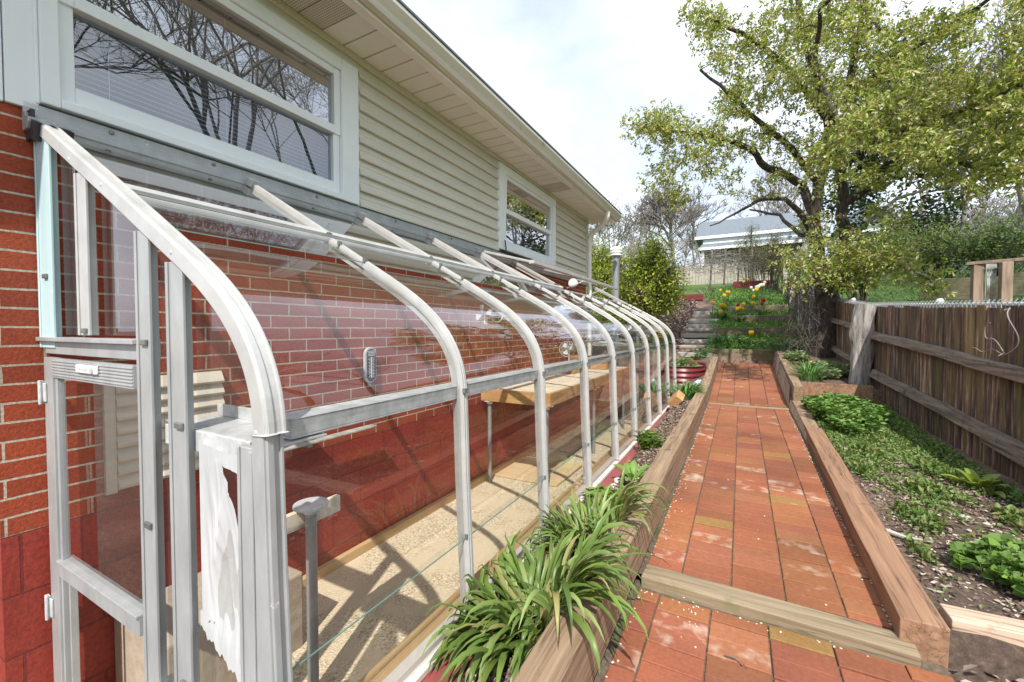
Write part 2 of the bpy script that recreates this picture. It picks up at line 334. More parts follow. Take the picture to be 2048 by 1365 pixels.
M['greytrim'] = simple('grey_trim', (0.10,0.16,0.17), rough=0.7)
M['beigewall'] = simple('beige_fence', (0.34,0.30,0.25), (0.48,0.43,0.37), rough=0.9, scale=(16,16,3))
M['bark'] = simple('tree_bark', (0.018,0.014,0.012), (0.125,0.10,0.082), rough=0.95, scale=(34,34,9), bmp=1.0, bdist=0.02, lo=0.34, hi=0.68)
M['twigbark'] = simple('twig_bark', (0.045,0.034,0.026), (0.11,0.085,0.065), rough=0.95, scale=(20,20,8))
M['barebark'] = simple('bare_bark', (0.20,0.175,0.16), (0.32,0.29,0.27), rough=0.95, scale=(8,8,3))
M['twig'] = simple('dry_twig', (0.10,0.08,0.07), (0.20,0.17,0.15), rough=0.9, scale=(30,30,30))
M['leaf'] = leafmat('leaf', (1,1,1)); M['blade'] = leafmat('blade_leaf', (1,1,1), 0.25, 0.38)
M['petal'] = leafmat('petal', (1,1,1), 0.3, 0.5)
M['litter'] = simple('leaf_litter', (0.9,0.9,0.9), (1.1,1.1,1.1), rough=0.95, tint=True)
def soilmat():
    m, nt, b, o = base_mat('garden_soil'); v = coord(nt)
    n = nd(nt, 'ShaderNodeTexNoise', Scale=38, Detail=8, Roughness=0.75); nt.links.new(v, n.inputs['Vector'])
    r = ramp(nt, [(0.30, (0.075,0.050,0.038)), (0.55, (0.21,0.150,0.112)), (0.75, (0.42,0.33,0.255))]); nt.links.new(n.outputs['Fac'], r.inputs['Fac'])
    n2 = nd(nt, 'ShaderNodeTexNoise', Scale=1.3, Detail=6, Roughness=0.6); nt.links.new(v, n2.inputs['Vector'])
    r2 = ramp(nt, [(0.45, (0.75,0.72,0.72)), (0.62, (1.25,1.2,1.1))]); nt.links.new(n2.outputs['Fac'], r2.inputs['Fac'])
    soil = mix(nt, r.outputs['Color'], r2.outputs['Color'], 1.0, 'MULTIPLY')
    n3 = nd(nt, 'ShaderNodeTexNoise', Scale=16, Detail=8, Roughness=0.8); nt.links.new(v, n3.inputs['Vector'])
    g = ramp(nt, [(0.32, (0.030,0.058,0.010)), (0.55, (0.085,0.16,0.028)), (0.78, (0.19,0.27,0.07))]); nt.links.new(n3.outputs['Fac'], g.inputs['Fac'])
    a = nd(nt, 'ShaderNodeAttribute'); a.attribute_name = 'grass'
    ad = nd(nt, 'ShaderNodeMath', operation='MULTIPLY_ADD'); nt.links.new(n3.outputs['Fac'], ad.inputs[0]); ad.inputs[1].default_value = 1.2; nt.links.new(a.outputs['Fac'], ad.inputs[2])
    rr = ramp(nt, [(0.95, (0,0,0)), (1.15, (1,1,1))]); nt.links.new(ad.outputs[0], rr.inputs['Fac'])
    nt.links.new(mix(nt, soil, g.outputs['Color'], rr.outputs['Color']), b.inputs['Base Color']); b.inputs['Roughness'].default_value = 0.95
    bump(nt, b, n.outputs['Fac'], 0.9, 0.03); return m
M['soil'] = soilmat()
def gravelmat():
    m, nt, b, o = base_mat('pea_gravel'); v = coord(nt)
    vo = nd(nt, 'ShaderNodeTexVoronoi', Scale=120); nt.links.new(v, vo.inputs['Vector'])
    hs = nd(nt, 'ShaderNodeSeparateColor'); nt.links.new(vo.outputs['Color'], hs.inputs[0])
    r = ramp(nt, [(0.0, (0.32,0.25,0.16)), (0.3, (0.56,0.45,0.29)), (0.75, (0.68,0.57,0.39)), (1.0, (0.80,0.73,0.60))]); nt.links.new(hs.outputs[0], r.inputs['Fac'])
    n2 = nd(nt, 'ShaderNodeTexNoise', Scale=4, Detail=5); nt.links.new(v, n2.inputs['Vector'])
    r2 = ramp(nt, [(0.45, (0,0,0)), (0.6, (1,1,1))]); nt.links.new(n2.outputs['Fac'], r2.inputs['Fac'])
    col = mix(nt, r.outputs['Color'], (0.66,0.55,0.38), r2.outputs['Color'])
    nt.links.new(col, b.inputs['Base Color']); b.inputs['Roughness'].default_value = 0.9
    bump(nt, b, vo.outputs['Distance'], 0.5, 0.008); return m
M['gravel'] = gravelmat()
def pavermat():
    m, nt, b, o = base_mat('clay_paver'); v = coord(nt)
    n = nd(nt, 'ShaderNodeTexNoise', Scale=55, Detail=6, Roughness=0.7); nt.links.new(v, n.inputs['Vector'])
    r = ramp(nt, [(0.3, (0.235,0.080,0.036)), (0.7, (0.325,0.121,0.058))]); nt.links.new(n.outputs['Fac'], r.inputs['Fac'])
    col = tinted(nt, r.outputs['Color'])
    a = nd(nt, 'ShaderNodeAttribute'); a.attribute_name = 'bloom'
    n2 = nd(nt, 'ShaderNodeTexNoise', Scale=13, Detail=5, Roughness=0.5); nt.links.new(v, n2.inputs['Vector'])
    ad = nd(nt, 'ShaderNodeMath', operation='MULTIPLY'); nt.links.new(n2.outputs['Fac'], ad.inputs[0]); nt.links.new(a.outputs['Fac'], ad.inputs[1])
    rr = ramp(nt, [(0.50, (0,0,0)), (0.72, (0.62,)*3)]); nt.links.new(ad.outputs[0], rr.inputs['Fac'])
    col = mix(nt, col, (0.58,0.49,0.39), rr.outputs['Color'])
    n3 = nd(nt, 'ShaderNodeTexNoise', Scale=1.8, Detail=5); nt.links.new(v, n3.inputs['Vector'])
    r3 = ramp(nt, [(0.35, (0.80,0.78,0.76)), (0.65, (1.1,1.08,1.05))]); nt.links.new(n3.outputs['Fac'], r3.inputs['Fac'])
    col = mix(nt, col, r3.outputs['Color'], 1.0, 'MULTIPLY')
    nt.links.new(col, b.inputs['Base Color']); b.inputs['Roughness'].default_value = 0.8
    bump(nt, b, n.outputs['Fac'], 0.25, 0.004); return m
M['paver'] = pavermat()
def fencemat():
    m, nt, b, o = base_mat('old_fence_board')
    n = nd(nt, 'ShaderNodeTexNoise', Scale=1.0, Detail=8, Roughness=0.7); nt.links.new(coord(nt, (26, 26, 2.2)), n.inputs['Vector'])
    r = ramp(nt, [(0.36, (0.028,0.017,0.015)), (0.52, (0.115,0.074,0.058)), (0.68, (0.40,0.32,0.25))]); nt.links.new(n.outputs['Fac'], r.inputs['Fac'])
    n2 = nd(nt, 'ShaderNodeTexNoise', Scale=1.0, Detail=5); nt.links.new(coord(nt, (7, 7, 1.0)), n2.inputs['Vector'])
    r2 = ramp(nt, [(0.54, (0,0,0)), (0.70, (0.75,)*3)]); nt.links.new(n2.outputs['Fac'], r2.inputs['Fac'])
    col = mix(nt, r.outputs['Color'], (0.17,0.155,0.055), r2.outputs['Color'])
    nt.links.new(tinted(nt, col), b.inputs['Base Color']); b.inputs['Roughness'].default_value = 0.95
    bump(nt, b, n.outputs['Fac'], 0.8, 0.008); return m
M['fence'] = fencemat()

# ------------------------------------------------------------------ terrain
def pw(y, T): return float(np.interp(y, [a for a, b in T], [b for a, b in T]))
PZ = [(-30,-0.05),(2.05,0.0),(6.3,0.115),(9.5,0.44)]
def pz(y): return pw(y, PZ)
HILL = [(9.5,0.42),(9.60,0.45),(9.72,0.66),(10.95,0.94),(11.06,1.09),(11.9,1.24),(12.02,1.38),(12.7,1.52),(12.82,1.66),(14.0,1.98),(18,2.7),(31,4.9),(60,9.0),(130,15),(900,40)]
LAWN = [(-60,-0.4),(2,0.1),(4,0.25),(9,1.15),(16,2.55),(30,4.7),(60,9.0),(130,15),(900,40)]
def fenx(y): return 3.73-0.045*(y-3.8)
def G(x, y):
    if x < 1.432 and y < 6.75: return -0.75
    if y > 9.5: h = pw(y, HILL)
    else: h = pz(y)
    xb = 1.36 if y < 9.0 else 0.84
    if x < xb and y >= 6.75:      # bank behind the house
        b = pw(y, [(6.75,0.22),(9.0,0.85),(10,1.15),(14,2.1),(18,2.7),(31,4.9),(60,9),(900,40)])
        k = min(1, max(0, (xb-x)/0.45)); return h*(1-k)+b*k if y < 31 else h
    if y <= 9.5:
        if x < 1.67: return h+0.072+0.03*min(1, (x-1.43)/0.1)
        if x < 2.72: return h-0.07
        if x < fenx(y)+0.25:
            if y < 2.0: return h-0.06
            up = pw(y, [(2,0.06),(5,0.07),(6.45,0.10),(6.55,0.24),(9.5,0.28)])
            return h+up
    L = pw(y, LAWN)
    if x >= fenx(y)+0.25:
        k = min(1, (x-fenx(y)-0.25)/0.8); a = h+0.25 if y < 9.5 else h
        return a*(1-k)+L*k
    return h
def grassiness(x, y):
    if x > 4.1: return 0.75
    if y > 9.65 and x > 1.5: return 0.48
    if y > 14: return 0.5
    if 2.9 < x < 3.6 and 3.5 < y < 6.4: return pw(y, [(3.5,0.1),(3.9,0.42),(6.4,0.5)])
    if x > 2.7 and y > 2: return 0.12
    return 0.0
def axis(dense, far): return sorted(set(dense)|set(far))
xs = axis([round(a, 3) for a in list(np.arange(1.40, 4.6, 0.08))+[1.35,1.37,1.428,1.436,1.66,1.68,2.71,2.73,0.2,0.5,0.8,0.86,1.0,1.2]], [-400,-150,-60,-30,-15,-8,-4,-2,-1,0,5,5.6,6.4,7.5,9,11,14,18,24,32,45,70,120,250,500])
ys = axis([round(a, 3) for a in list(np.arange(0.6, 9.4, 0.12))+[1.99,2.01,6.45,6.55,6.74,6.76,9.5,9.6,9.72,10.95,11.06,11.9,12.02,12.7,12.82]+list(np.arange(10, 19, 0.5))], [-300,-80,-20,-6,-2,-0.5,20,22,25,28,31,36,44,60,90,130,250,500,900])
V = [(x, y, G(x, y)+(0.012*math.sin(x*17+y*9)*math.sin(y*13-x*5) if (x > 1.4 and y < 20 and not (1.67 <= x < 2.72 and y < 9.5)) else 0)) for x in xs for y in ys]
ny = len(ys)
Fc = [(i*ny+j, (i+1)*ny+j, (i+1)*ny+j+1, i*ny+j+1) for i in range(len(xs)-1) for j in range(ny-1)]
ground = struct(mesh_np('ground', V, Fc, M['soil'], smooth=False))
ga = ground.data.attributes.new('grass', 'FLOAT', 'POINT'); ga.data.foreach_set('value', np.array([grassiness(v[0], v[1]) for v in V], dtype=np.float32))
def on_ground(u, v, h=0.0, t0=1.0, t1=60):
    d = ray(u, v); t = t0
    while t < t1:
        p = CAM+d*t
        if p[2] <= G(p[0], p[1])+h: return Vector((p[0], p[1], G(p[0], p[1])))
        t += 0.02
    return Vector((p[0], p[1], G(p[0], p[1])))

# ------------------------------------------------------------------ brick path: single pavers laid with open joints
def make_path():
    b = MB(); bl = []
    secs = [(-1.2, 1.90, -0.035, 1.78, 2.80, 0.09), (2.04, 6.22, 0.0, 1.785, 2.695, 0.155), (6.36, 9.56, 0.0, 1.785, 2.74, 0.10)]
    for si, (y0, y1, dz, x0, x1, first) in enumerate(secs):
        x = x0; w = first; ci = 0
        while x < x1-0.03:
            xe = min(x+w, x1); y = y0+[0.0, 0.05, 0.02, 0.07, 0.04][ci % 5]*(1 if si else 1.3); half = False
            yy = y0
            while yy < y1-0.01:
                ye = min((y if yy == y0 and y > y0+0.03 else yy+0.101), y1)
                gp = 0.0022+0.0012*random.random(); g0, g1 = (0.0009, 0.0046) if half else (0.0046, 0.0009); pairjoin = half; half = not half
                z = pz((yy+ye)/2)+dz+random.uniform(-0.0015, 0.0015)
                q = random.random(); t = random.uniform(0.80, 1.16)
                if not pairjoin or yy == y0: pcol = (t, t*random.uniform(0.88, 1.10), t*random.uniform(0.85, 1.10))
                k_ = random.uniform(0.98, 1.02); col = tuple(c_*k_ for c_ in pcol)
                if q < 0.014: col = (0.95, 1.5, 1.0)
                elif q < 0.06: col = (1.02, 1.2, 1.1)
                n = len(b.f); b.cur = col
                sl = pz(ye)-pz(yy); e = random.uniform(-0.0012, 0.0012)
                X0, X1, Y0, Y1 = x+gp, xe-gp, yy+g0, ye-g1; bv = 0.0026
                vs = [(X0,Y0,z-0.05),(X1,Y0,z-0.05),(X1,Y1,z-0.05),(X0,Y1,z-0.05),
                      (X0,Y0,z-bv-sl/2),(X1,Y0,z-bv-sl/2),(X1,Y1,z-bv+sl/2),(X0,Y1,z-bv+sl/2),
                      (X0+bv,Y0+bv,z-sl/2-e),(X1-bv,Y0+bv,z-sl/2+e),(X1-bv,Y1-bv,z+sl/2+e),(X0+bv,Y1-bv,z+sl/2-e)]
                b.add(vs, [(0,1,5,4),(1,2,6,5),(2,3,7,6),(3,0,4,7),(4,5,9,8),(5,6,10,9),(6,7,11,10),(7,4,8,11),(8,9,10,11)])
                v_ = 1.0 if random.random() < (0.17 if si < 2 else 0.10) else random.uniform(0, 0.5)
                if v_ == 1.0: v_ = random.uniform(0.85, 1.12)
                bl += [v_]*(len(b.f)-n); yy = ye
            x = xe; w = 0.2015; ci += 1
    o = struct(b.build('brick_path', M['paver']))
    a = o.data.attributes.new('bloom', 'FLOAT', 'FACE'); a.data.foreach_set('value', np.array(bl, dtype=np.float32))
    j = MB()
    for y0, y1, dz in ((-1.5, 1.97, -0.035), (1.97, 6.3, 0), (6.3, 9.6, 0)):
        j.add([(1.70,y0,pz(y0)+dz-0.009),(2.80,y0,pz(y0)+dz-0.009),(2.80,y1,pz(y1)+dz-0.009),(1.70,y1,pz(y1)+dz-0.009)], [(0,1,2,3)])
    struct(j.build('path_joint_sand', simple('joint_sand', (0.07,0.05,0.035), (0.20,0.15,0.11), rough=0.95, scale=(60,60,60), blotch=(0.07,0.09,0.03), bl=(0.5,0.62), bscale=4)))
make_path()

# ------------------------------------------------------------------ foliage helpers
def tri_tints(n, pal, jit=0.18):
    pal = np.array(pal); k = rng.integers(0, len(pal), n); return pal[k]*(1+rng.uniform(-jit, jit, (n, 1)))
def unit(a): return a/(np.linalg.norm(a, axis=1, keepdims=True)+1e-9)
def leaves(P, D, N, L, Wd, fold=0.25):
    """leaf quads pairs folded along the midrib: returns verts, faces (2 quads each)"""
    P = np.asarray(P); D = unit(np.asarray(D)); S = unit(np.cross(D, N)); N = np.cross(S, D)
    L = np.broadcast_to(np.asarray(L), (len(P),))[:, None]; Wd = np.broadcast_to(np.asarray(Wd), (len(P),))[:, None]
    base = P; tip = P+D*L+N*(-0.12*L); m1 = P+D*L*0.40; 
    l = m1+S*Wd/2+N*fold*Wd; r = m1-S*Wd/2+N*fold*Wd
    l2 = P+D*L*0.75+S*Wd*0.33+N*fold*Wd*0.5-N*0.05*L; r2 = P+D*L*0.75-S*Wd*0.33+N*fold*Wd*0.5-N*0.05*L
    n = len(P); V = np.stack([base, l, l2, tip, r2, r], axis=1).reshape(-1, 3)
    i = (np.arange(n)*6)[:, None]
    F1 = np.hstack([i, i+3, i+2, i+1]); F2 = np.hstack([i, i+5, i+4, i+3])
    return V, np.stack([F1, F2], axis=1).reshape(-1, 4)
def rnd_dirs(n, zb=0.0):
    d = rng.normal(size=(n, 3)); d[:, 2] += zb; return unit(d)
def leaf_obj(name, P, D, L, Wd, pal, m, parent=None, nb=0.6, jit=0.2, fold=0.25):
    n = len(P); Nn = rnd_dirs(n)*0.8; Nn[:, 2] += nb
    V, Fc = leaves(P, D, Nn, L, Wd, fold); t = np.repeat(tri_tints(n, pal, jit), 2, axis=0)
    return mesh_np(name, V, Fc, m, parent, t)
def segs_mesh(name, segs, m, parent=None, n=4):
    """segs: array rows p0(3) p1(3) r0 r1"""
    S = np.asarray(segs, dtype=float); p0, p1, r0, r1 = S[:, 0:3], S[:, 3:6], S[:, 6:7], S[:, 7:8]
    d = unit(p1-p0); ref = np.where(np.abs(d[:, 2:3]) < 0.9, np.array([[0, 0, 1.0]]), np.array([[1.0, 0, 0]])); a = unit(np.cross(d, ref)); b = np.cross(d, a)
    V = []
    for p, r in ((p0, r0), (p1, r1)):
        for k in range(n):
            an = 2*math.pi*k/n; V.append(p+(a*math.cos(an)+b*math.sin(an))*r)
    V = np.stack(V, axis=1).reshape(-1, 3); i = (np.arange(len(S))*2*n)[:, None]
    Fc = np.stack([np.hstack([i+k, i+(k+1) % n, i+n+(k+1) % n, i+n+k]) for k in range(n)], axis=1).reshape(-1, 4)
    return mesh_np(name, V, Fc, m, parent, np.ones((len(Fc), 3)), smooth=(n > 4))
def blade_clump(name, label, cat, c, n, spread, Lr, wr, pal, group=None, arch=1.0, up=0.55, nseg=8, bias=(0,0), els=(50, 88), box=None):
    V = []; Fc = []; T = []
    for i in range(n):
        a = random.uniform(0, 2*math.pi); rr = spread*math.sqrt(random.random())
        p = Vector((c[0]+rr*math.cos(a)*0.9, c[1]+rr*math.sin(a)*1.15, c[2]-0.02))
        a2 = a+random.uniform(-0.9, 0.9); h = Vector((math.cos(a2)+bias[0], math.sin(a2)+bias[1], 0)).normalized()
        L = random.uniform(*Lr); w = random.uniform(*wr); el = R(random.uniform(*els)); bend = arch*random.uniform(0.7, 1.9)
        side = Vector((-h.y, h.x, 0)); base = len(V); tw = random.uniform(-0.5, 0.5); q = p.copy()
        for s in range(nseg+1):
            t = s/nseg; ww = w*(0.55+0.9*t if t < 0.35 else (0.87+0.13*math.sin(math.pi*min(1,(t-.35)*2))) if t < 0.6 else max(0.04, 1.0-((t-0.6)/0.4)**1.5))
            e = el-bend*t*t*1.5; dvec = h*math.cos(e)+Vector((0,0,1))*math.sin(e); nn = side.cross(dvec)
            sd = (side*math.cos(tw*t)+nn*math.sin(tw*t)).normalized(); cup = nn*ww*0.22
            if box:     # keep the leaf outside the glass and on top of the timber
                if q.x < box[0]+0.02: q.x = box[0]+0.02
                if box[1] < q.x < box[2] and q.z < box[3]: q.z = box[3]+random.uniform(0, 0.012)
            V += [q+sd*ww/2-cup, q, q-sd*ww/2-cup]; q = q+dvec*(L/nseg)
            if box and q.x > box[1]-0.012 and V[-2].x <= box[1]-0.012 and q.z < box[3]: q.x = box[1]-0.014; h = Vector((-abs(h.x)*0.1, h.y, 0)).normalized()
        k = random.uniform(0.75, 1.2); pc = random.choice(pal); tc_ = (pc[0]*k, pc[1]*k, pc[2]*k)
        for s in range(nseg):
            b = base+s*3; Fc += [(b, b+1, b+4, b+3), (b+1, b+2, b+5, b+4)]; T += [tc_, tc_]
    o = mesh_np(name, np.array([tuple(v) for v in V]), Fc, M['blade'], None, np.array(T), smooth=True)
    return tag(o, label, cat, group)
def leafy_plant(name, label, cat, c, n_st, spread, H, Ls, ws, pal, per=7, group=None, zb=0.4, ell=(1,1), droop=0.0):
    P = []; D = []; segs = []
    for i in range(n_st):
        a = random.uniform(0, 2*math.pi); r = math.sqrt(random.random())*(0.86+0.16*math.sin(3*a+c[1]*7)+0.12*math.sin(7*a+c[0]*5)); x = c[0]+r*spread*ell[0]*math.cos(a); y = c[1]+r*spread*ell[1]*math.sin(a)
        gz = c[2] if len(c) > 2 and c[2] is not None else G(x, y)
        h = max(0.02, random.uniform(*H)*(1-0.42*min(1, r*r))); lean = Vector((math.cos(a)*r*0.35+random.uniform(-.15,.15), math.sin(a)*r*0.35+random.uniform(-.15,.15), 1)).normalized()
        top = Vector((x, y, gz))+lean*h; segs.append([x, y, gz-0.02, *top, 0.003, 0.002])
        for k in range(per):
            t = 1-(k/per)**1.2*0.85; p = Vector((x, y, gz))+lean*h*t; an = k*2.4+random.random()
            for s_ in (0, math.pi):
                P.append(p); D.append((math.cos(an+s_), math.sin(an+s_), random.uniform(0.0, 0.7)*zb*2-droop))
    root = thing(name, label, cat, (c[0], c[1], G(c[0], c[1])), group)
    L = rng.uniform(*Ls, len(P)); w = rng.uniform(*ws, len(P))
    leaf_obj('foliage', np.array([tuple(p) for p in P]), np.array(D), L, w, pal, M['leaf'], root, nb=1.2, jit=0.25)
    segs_mesh('stem', segs, simple(name+'_stem', (0.07,0.11,0.03), rough=0.8), root, 3)['kind'] = 'stuff'
    return root
def rosette(name, label, cat, c, n, Lr, wr, pal, group=None, el=(20, 65)):
    P = []; D = []
    V = []; Fc = []; T = []
    for i in range(n):
        a = i*2.4+random.uniform(-.3,.3); L = random.uniform(*Lr); w = random.uniform(*wr); e = R(random.uniform(*el)); h = Vector((math.cos(a), math.sin(a), 0)); side = Vector((-h.y, h.x, 0))
        q = Vector((c[0], c[1], c[2]))+h*0.015; base = len(V); ns = 8
        pc = random.choice(pal); k = random.uniform(0.8, 1.2); tcol = (pc[0]*k, pc[1]*k, pc[2]*k)
        for s in range(ns+1):
            t = s/ns; ww = w*(0.12 if t < 0.25 else math.sin(math.pi*min(1, (t-0.22)/0.8))**0.75+0.02); ee = e-1.1*t*t
            dv = h*math.cos(ee)+Vector((0,0,1))*math.sin(ee); nn = side.cross(dv)
            V += [q+side*ww/2-nn*ww*0.18, q+side*ww*.25-nn*ww*.02, q-nn*ww*0.05, q-side*ww*.25-nn*ww*.02, q-side*ww/2-nn*ww*0.18]; q = q+dv*L/ns
        for s in range(ns):
            for k2 in range(4):
                b = base+s*5+k2; Fc.append((b, b+1, b+6, b+5)); T.append(tcol)
    o = mesh_np(name, np.array([tuple(v) for v in V]), Fc, M['leaf'], None, np.array(T), smooth=True)
    return tag(o, label, cat, group)
exec_parts = True
# ================================================================== HOUSE
HY0, HY1 = 0.412, 6.45
ZS = 2.83
house = thing('house', 'red brick house with cream siding above, white trimmed windows and overhanging eave', 'house', (0, 3.4, 0))
b = MB(); b.box(-6, HY0, 0.42, 0, HY1, 1.87); b.build('brick_wall', M['brick'], house)
b = MB(); b.box(-6, HY0, -0.8, 0.0, HY1, 0.42); b.build('foundation', M['block'], house)
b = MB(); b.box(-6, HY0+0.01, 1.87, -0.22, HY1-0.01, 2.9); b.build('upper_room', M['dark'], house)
def siding_mb(b, y0, y1, z0, z1):
    z = 1.90
    while z < z1-0.005:
        lo, hi = max(z, z0), min(z+0.1015, z1)
        if hi > lo+0.004:
            b.prism([(-0.02, lo), (0.026, lo), (0.028, lo+0.004), (0.028, lo+0.012), (0.014, lo+0.055), (0.016, lo+0.060), (0.003, hi), (-0.02, hi)], y0, y1)
        z += 0.1015
b = MB()
siding_mb(b, 1.93, 3.68, 1.90, ZS); siding_mb(b, 5.145, HY1-0.05, 1.90, ZS); siding_mb(b, 0.53, 1.93, 2.745, ZS); siding_mb(b, 3.68, 5.145, 2.795, ZS)
b.build('siding', M['vinyl'], house)
b = MB(); b.box(-0.02, HY1-0.05, 1.88, 0.034, HY1+0.012, ZS); b.box(-6, HY1-0.01, 1.88, -0.02, HY1+0.012, ZS)
b.box(0.0, 0.53, ZS-0.035, 0.035, HY1-0.05, ZS-0.002); b.build('siding_trim', M['vinyl'], house, bevel=0.003)
b = MB(); b.box(-0.05, HY0-0.004, 1.872, 0.012, 0.449, ZS-0.001); b.box(-0.05, 0.452, 1.874, 0.016, 0.529, ZS-0.001); b.box(-6, HY0-0.004, 1.872, -0.05, HY0+0.02, ZS); b.build('corner_board', M['whitepaint'], house, bevel=0.003)
def window(y0, y1, z0, z1, gy0, gy1, gz0, gz1, zr, lab, curtain):
    b = MB(); c = 0.034
    b.box(-0.06, y0, z0, c, gy0-0.045, z1); b.box(-0.06, gy1+0.045, z0, c, y1, z1)
    b.box(-0.06, gy0-0.045, z0, c+0.004, gy1+0.045, gz0-0.07); b.box(-0.06, gy0-0.045, gz1+0.04, c-0.003, gy1+0.045, z1)
    b.box(-0.02, y0-0.012, z0-0.004, 0.022, y0, z1+0.004); b.box(-0.02, y1, z0-0.004, 0.022, y1+0.012, z1+0.004)
    w = b.build('window', M['whitepaint'], house, bevel=0.004); w['label'] = lab
    b = MB(); xo = 0.006
    for za, zb, dx in ((gz0-0.068, zr+0.012, 0.0), (zr-0.018, gz1+0.038, 0.012)):
        b.box(-0.05+dx, gy0-0.043, za, xo+dx, gy0, zb); b.box(-0.05+dx, gy1, za, xo+dx, gy1+0.043, zb)
    b.box(-0.05, gy0, gz0-0.068, xo-0.002, gy1, gz0); b.box(-0.05, gy0, zr-0.018, xo+0.014, gy1, zr+0.030); b.box(-0.04, gy0, gz1, xo+0.010, gy1, gz1+0.038)
    b.build('sash', M['whitepaint'], w, bevel=0.003)
    for za, zb, xx in ((gz0, zr-0.018, -0.020), (zr+0.030, gz1, -0.010)):
        b = MB(); b.add([(xx,gy0,za),(xx,gy1,za),(xx,gy1,zb),(xx,gy0,zb)], [(0,1,2,3)]); b.build('pane', M['winglass'] if za < zr else M['winglassup'], w)
    if curtain:
        V = []; Fc = []; ny_ = 60
        for i in range(ny_+1):
            for j in range(9):
                t = j/8; z = gz0+(gz1-gz0+0.03)*t; yy = i/ny_; y = gy0+0.02+yy*(gy1-gy0)*0.62*(0.35+0.65*t**1.5)+0.30*(1-t)
                V.append((-0.10+0.012*math.sin(yy*70), y, z))
        for i in range(ny_):
            for j in range(8): Fc.append((i*9+j, (i+1)*9+j, (i+1)*9+j+1, i*9+j+1))
        mesh_np('curtain', V, Fc, M['curtain'], w, np.ones((len(Fc), 3)), smooth=True)
    else:
        b = MB(); z = gz0-0.03
        while z < gz1+0.03:
            b.add([(-0.085, gy0-0.02, z+0.006), (-0.085, gy1+0.01, z+0.006), (-0.068, gy1+0.01, z-0.006), (-0.068, gy0-0.02, z-0.006)], [(0,1,2,3)]); z += 0.021
        for yy in (gy0+0.12, (gy0+gy1)/2, gy1-0.15): b.box(-0.068, yy-0.001, gz0-0.03, -0.067, yy+0.001, gz1+0.03)
        b.build('blind', M['blind'], w)
window(0.531, 1.914, 1.902, 2.745, 0.625, 1.745, 2.005, 2.635, 2.305, 'wide white window with drawn blinds, nearest the house corner', False)
window(3.690, 5.135, 1.926, 2.790, 3.86, 5.0, 2.04, 2.665, 2.335, 'smaller looking far window with a pulled back curtain', True)
# soffit, fascia, gutter
def ventmat():
    m, nt, bb, o = base_mat('perforated_soffit'); v = coord(nt)
    vo = nd(nt, 'ShaderNodeTexVoronoi', Scale=75, Randomness=0.0); nt.links.new(v, vo.inputs['Vector'])
    r = ramp(nt, [(0.30, (0.10,0.085,0.06)), (0.40, (0.66,0.61,0.52))]); nt.links.new(vo.outputs['Distance'], r.inputs['Fac'])
    nt.links.new(r.outputs['Color'], bb.inputs['Base Color']); return m
b = MB(); v = MB(); v2 = MB(); y = -3.0; i = 0
while y < HY1+0.30:
    ye = min(y+0.150, HY1+0.32); t = v if y < 1.55 else (v2 if 4.55 < y < 4.80 else b)
    t.prism([(0.0, ZS), (0.355, ZS), (0.355, ZS+0.015), (0.0, ZS+0.015)], y+0.011, ye)
    b.box(0.0, y, ZS+0.010, 0.355, y+0.011, ZS+0.015); y = ye; i += 1
b.build('soffit', M['soffit'], house, bevel=0.002); v.build('soffit_vent', ventmat(), house); v2.build('soffit_vent', bpy.data.materials['perforated_soffit'], house)
b = MB(); b.prism([(0.0, ZS-0.012), (0.022, ZS-0.012), (0.022, ZS), (0.0, ZS)], HY1+0.02, HY1+0.32)
b.prism([(0.325, ZS-0.014), (0.385, ZS-0.014), (0.385, ZS+0.10), (0.372, ZS+0.10), (0.372, ZS), (0.325, ZS)], -3, HY1+0.33)
b.build('fascia', M['gutterwhite'], house, bevel=0.003)
b = MB(); gp = [(0.388, ZS+0.004), (0.428, ZS+0.004), (0.436, ZS+0.022), (0.440, ZS+0.034), (0.458, ZS+0.062), (0.470, ZS+0.080), (0.470, ZS+0.102), (0.462, ZS+0.104), (0.462, ZS+0.094), (0.388, ZS+0.094)]
b.prism(gp, -3, HY1+0.36); b.build('gutter', M['gutter'], house, bevel=0.002)
b = MB(); b.tube([(0.415, 6.18, ZS+0.01), (0.415, 6.185, ZS-0.045), (0.40, 6.20, ZS-0.085), (0.35, 6.25, ZS-0.13), (0.14, 6.40, ZS-0.215), (0.085, 6.44, ZS-0.25), (0.062, 6.445, ZS-0.30), (0.058, 6.445, 2.30)], 0.036, 10)
b.tube([(0.058, 6.445, 2.32), (0.062, 6.445, 1.7), (0.066, 6.445, 0.2)], 0.032, 10); b.build('downspout', M['gutterwhite'], house, smooth=True)
b = MB(); b.prism([(0.475, ZS+0.108), (0.475, ZS+0.122), (-3.2, 4.32), (-3.2, 4.30)], -3, HY1+0.36); b.build('roof', M['roofshingle'], house)
b = MB(); b.tube([(0.05, 3.76, 2.02), (0.045, 3.78, 1.98), (0.05, 3.80, 1.86), (0.07, 3.86, 1.845), (0.08, 3.95, 1.83), (0.07, 4.05, 1.815)], 0.006, 5); b.build('cable', M['darkmetal'], house)
b = MB()
for i in range(8): b.prism([(0.004, 0.49+i*0.054), (0.030, 0.49+i*0.054), (0.034, 0.50+i*0.054), (0.008, 0.545+i*0.054), (0.004, 0.545+i*0.054)], 0.71, 1.10)
b.box(0.003, 0.675, 0.478, 0.022, 0.708, 0.935); b.build('louvre_panel', M['cream'], house)
b = MB(); b.box(0.002, 0.69, -0.7, 0.42, 1.22, 0.012); blk = b.build('concrete_stoop', M['concrete'], house, bevel=0.01)

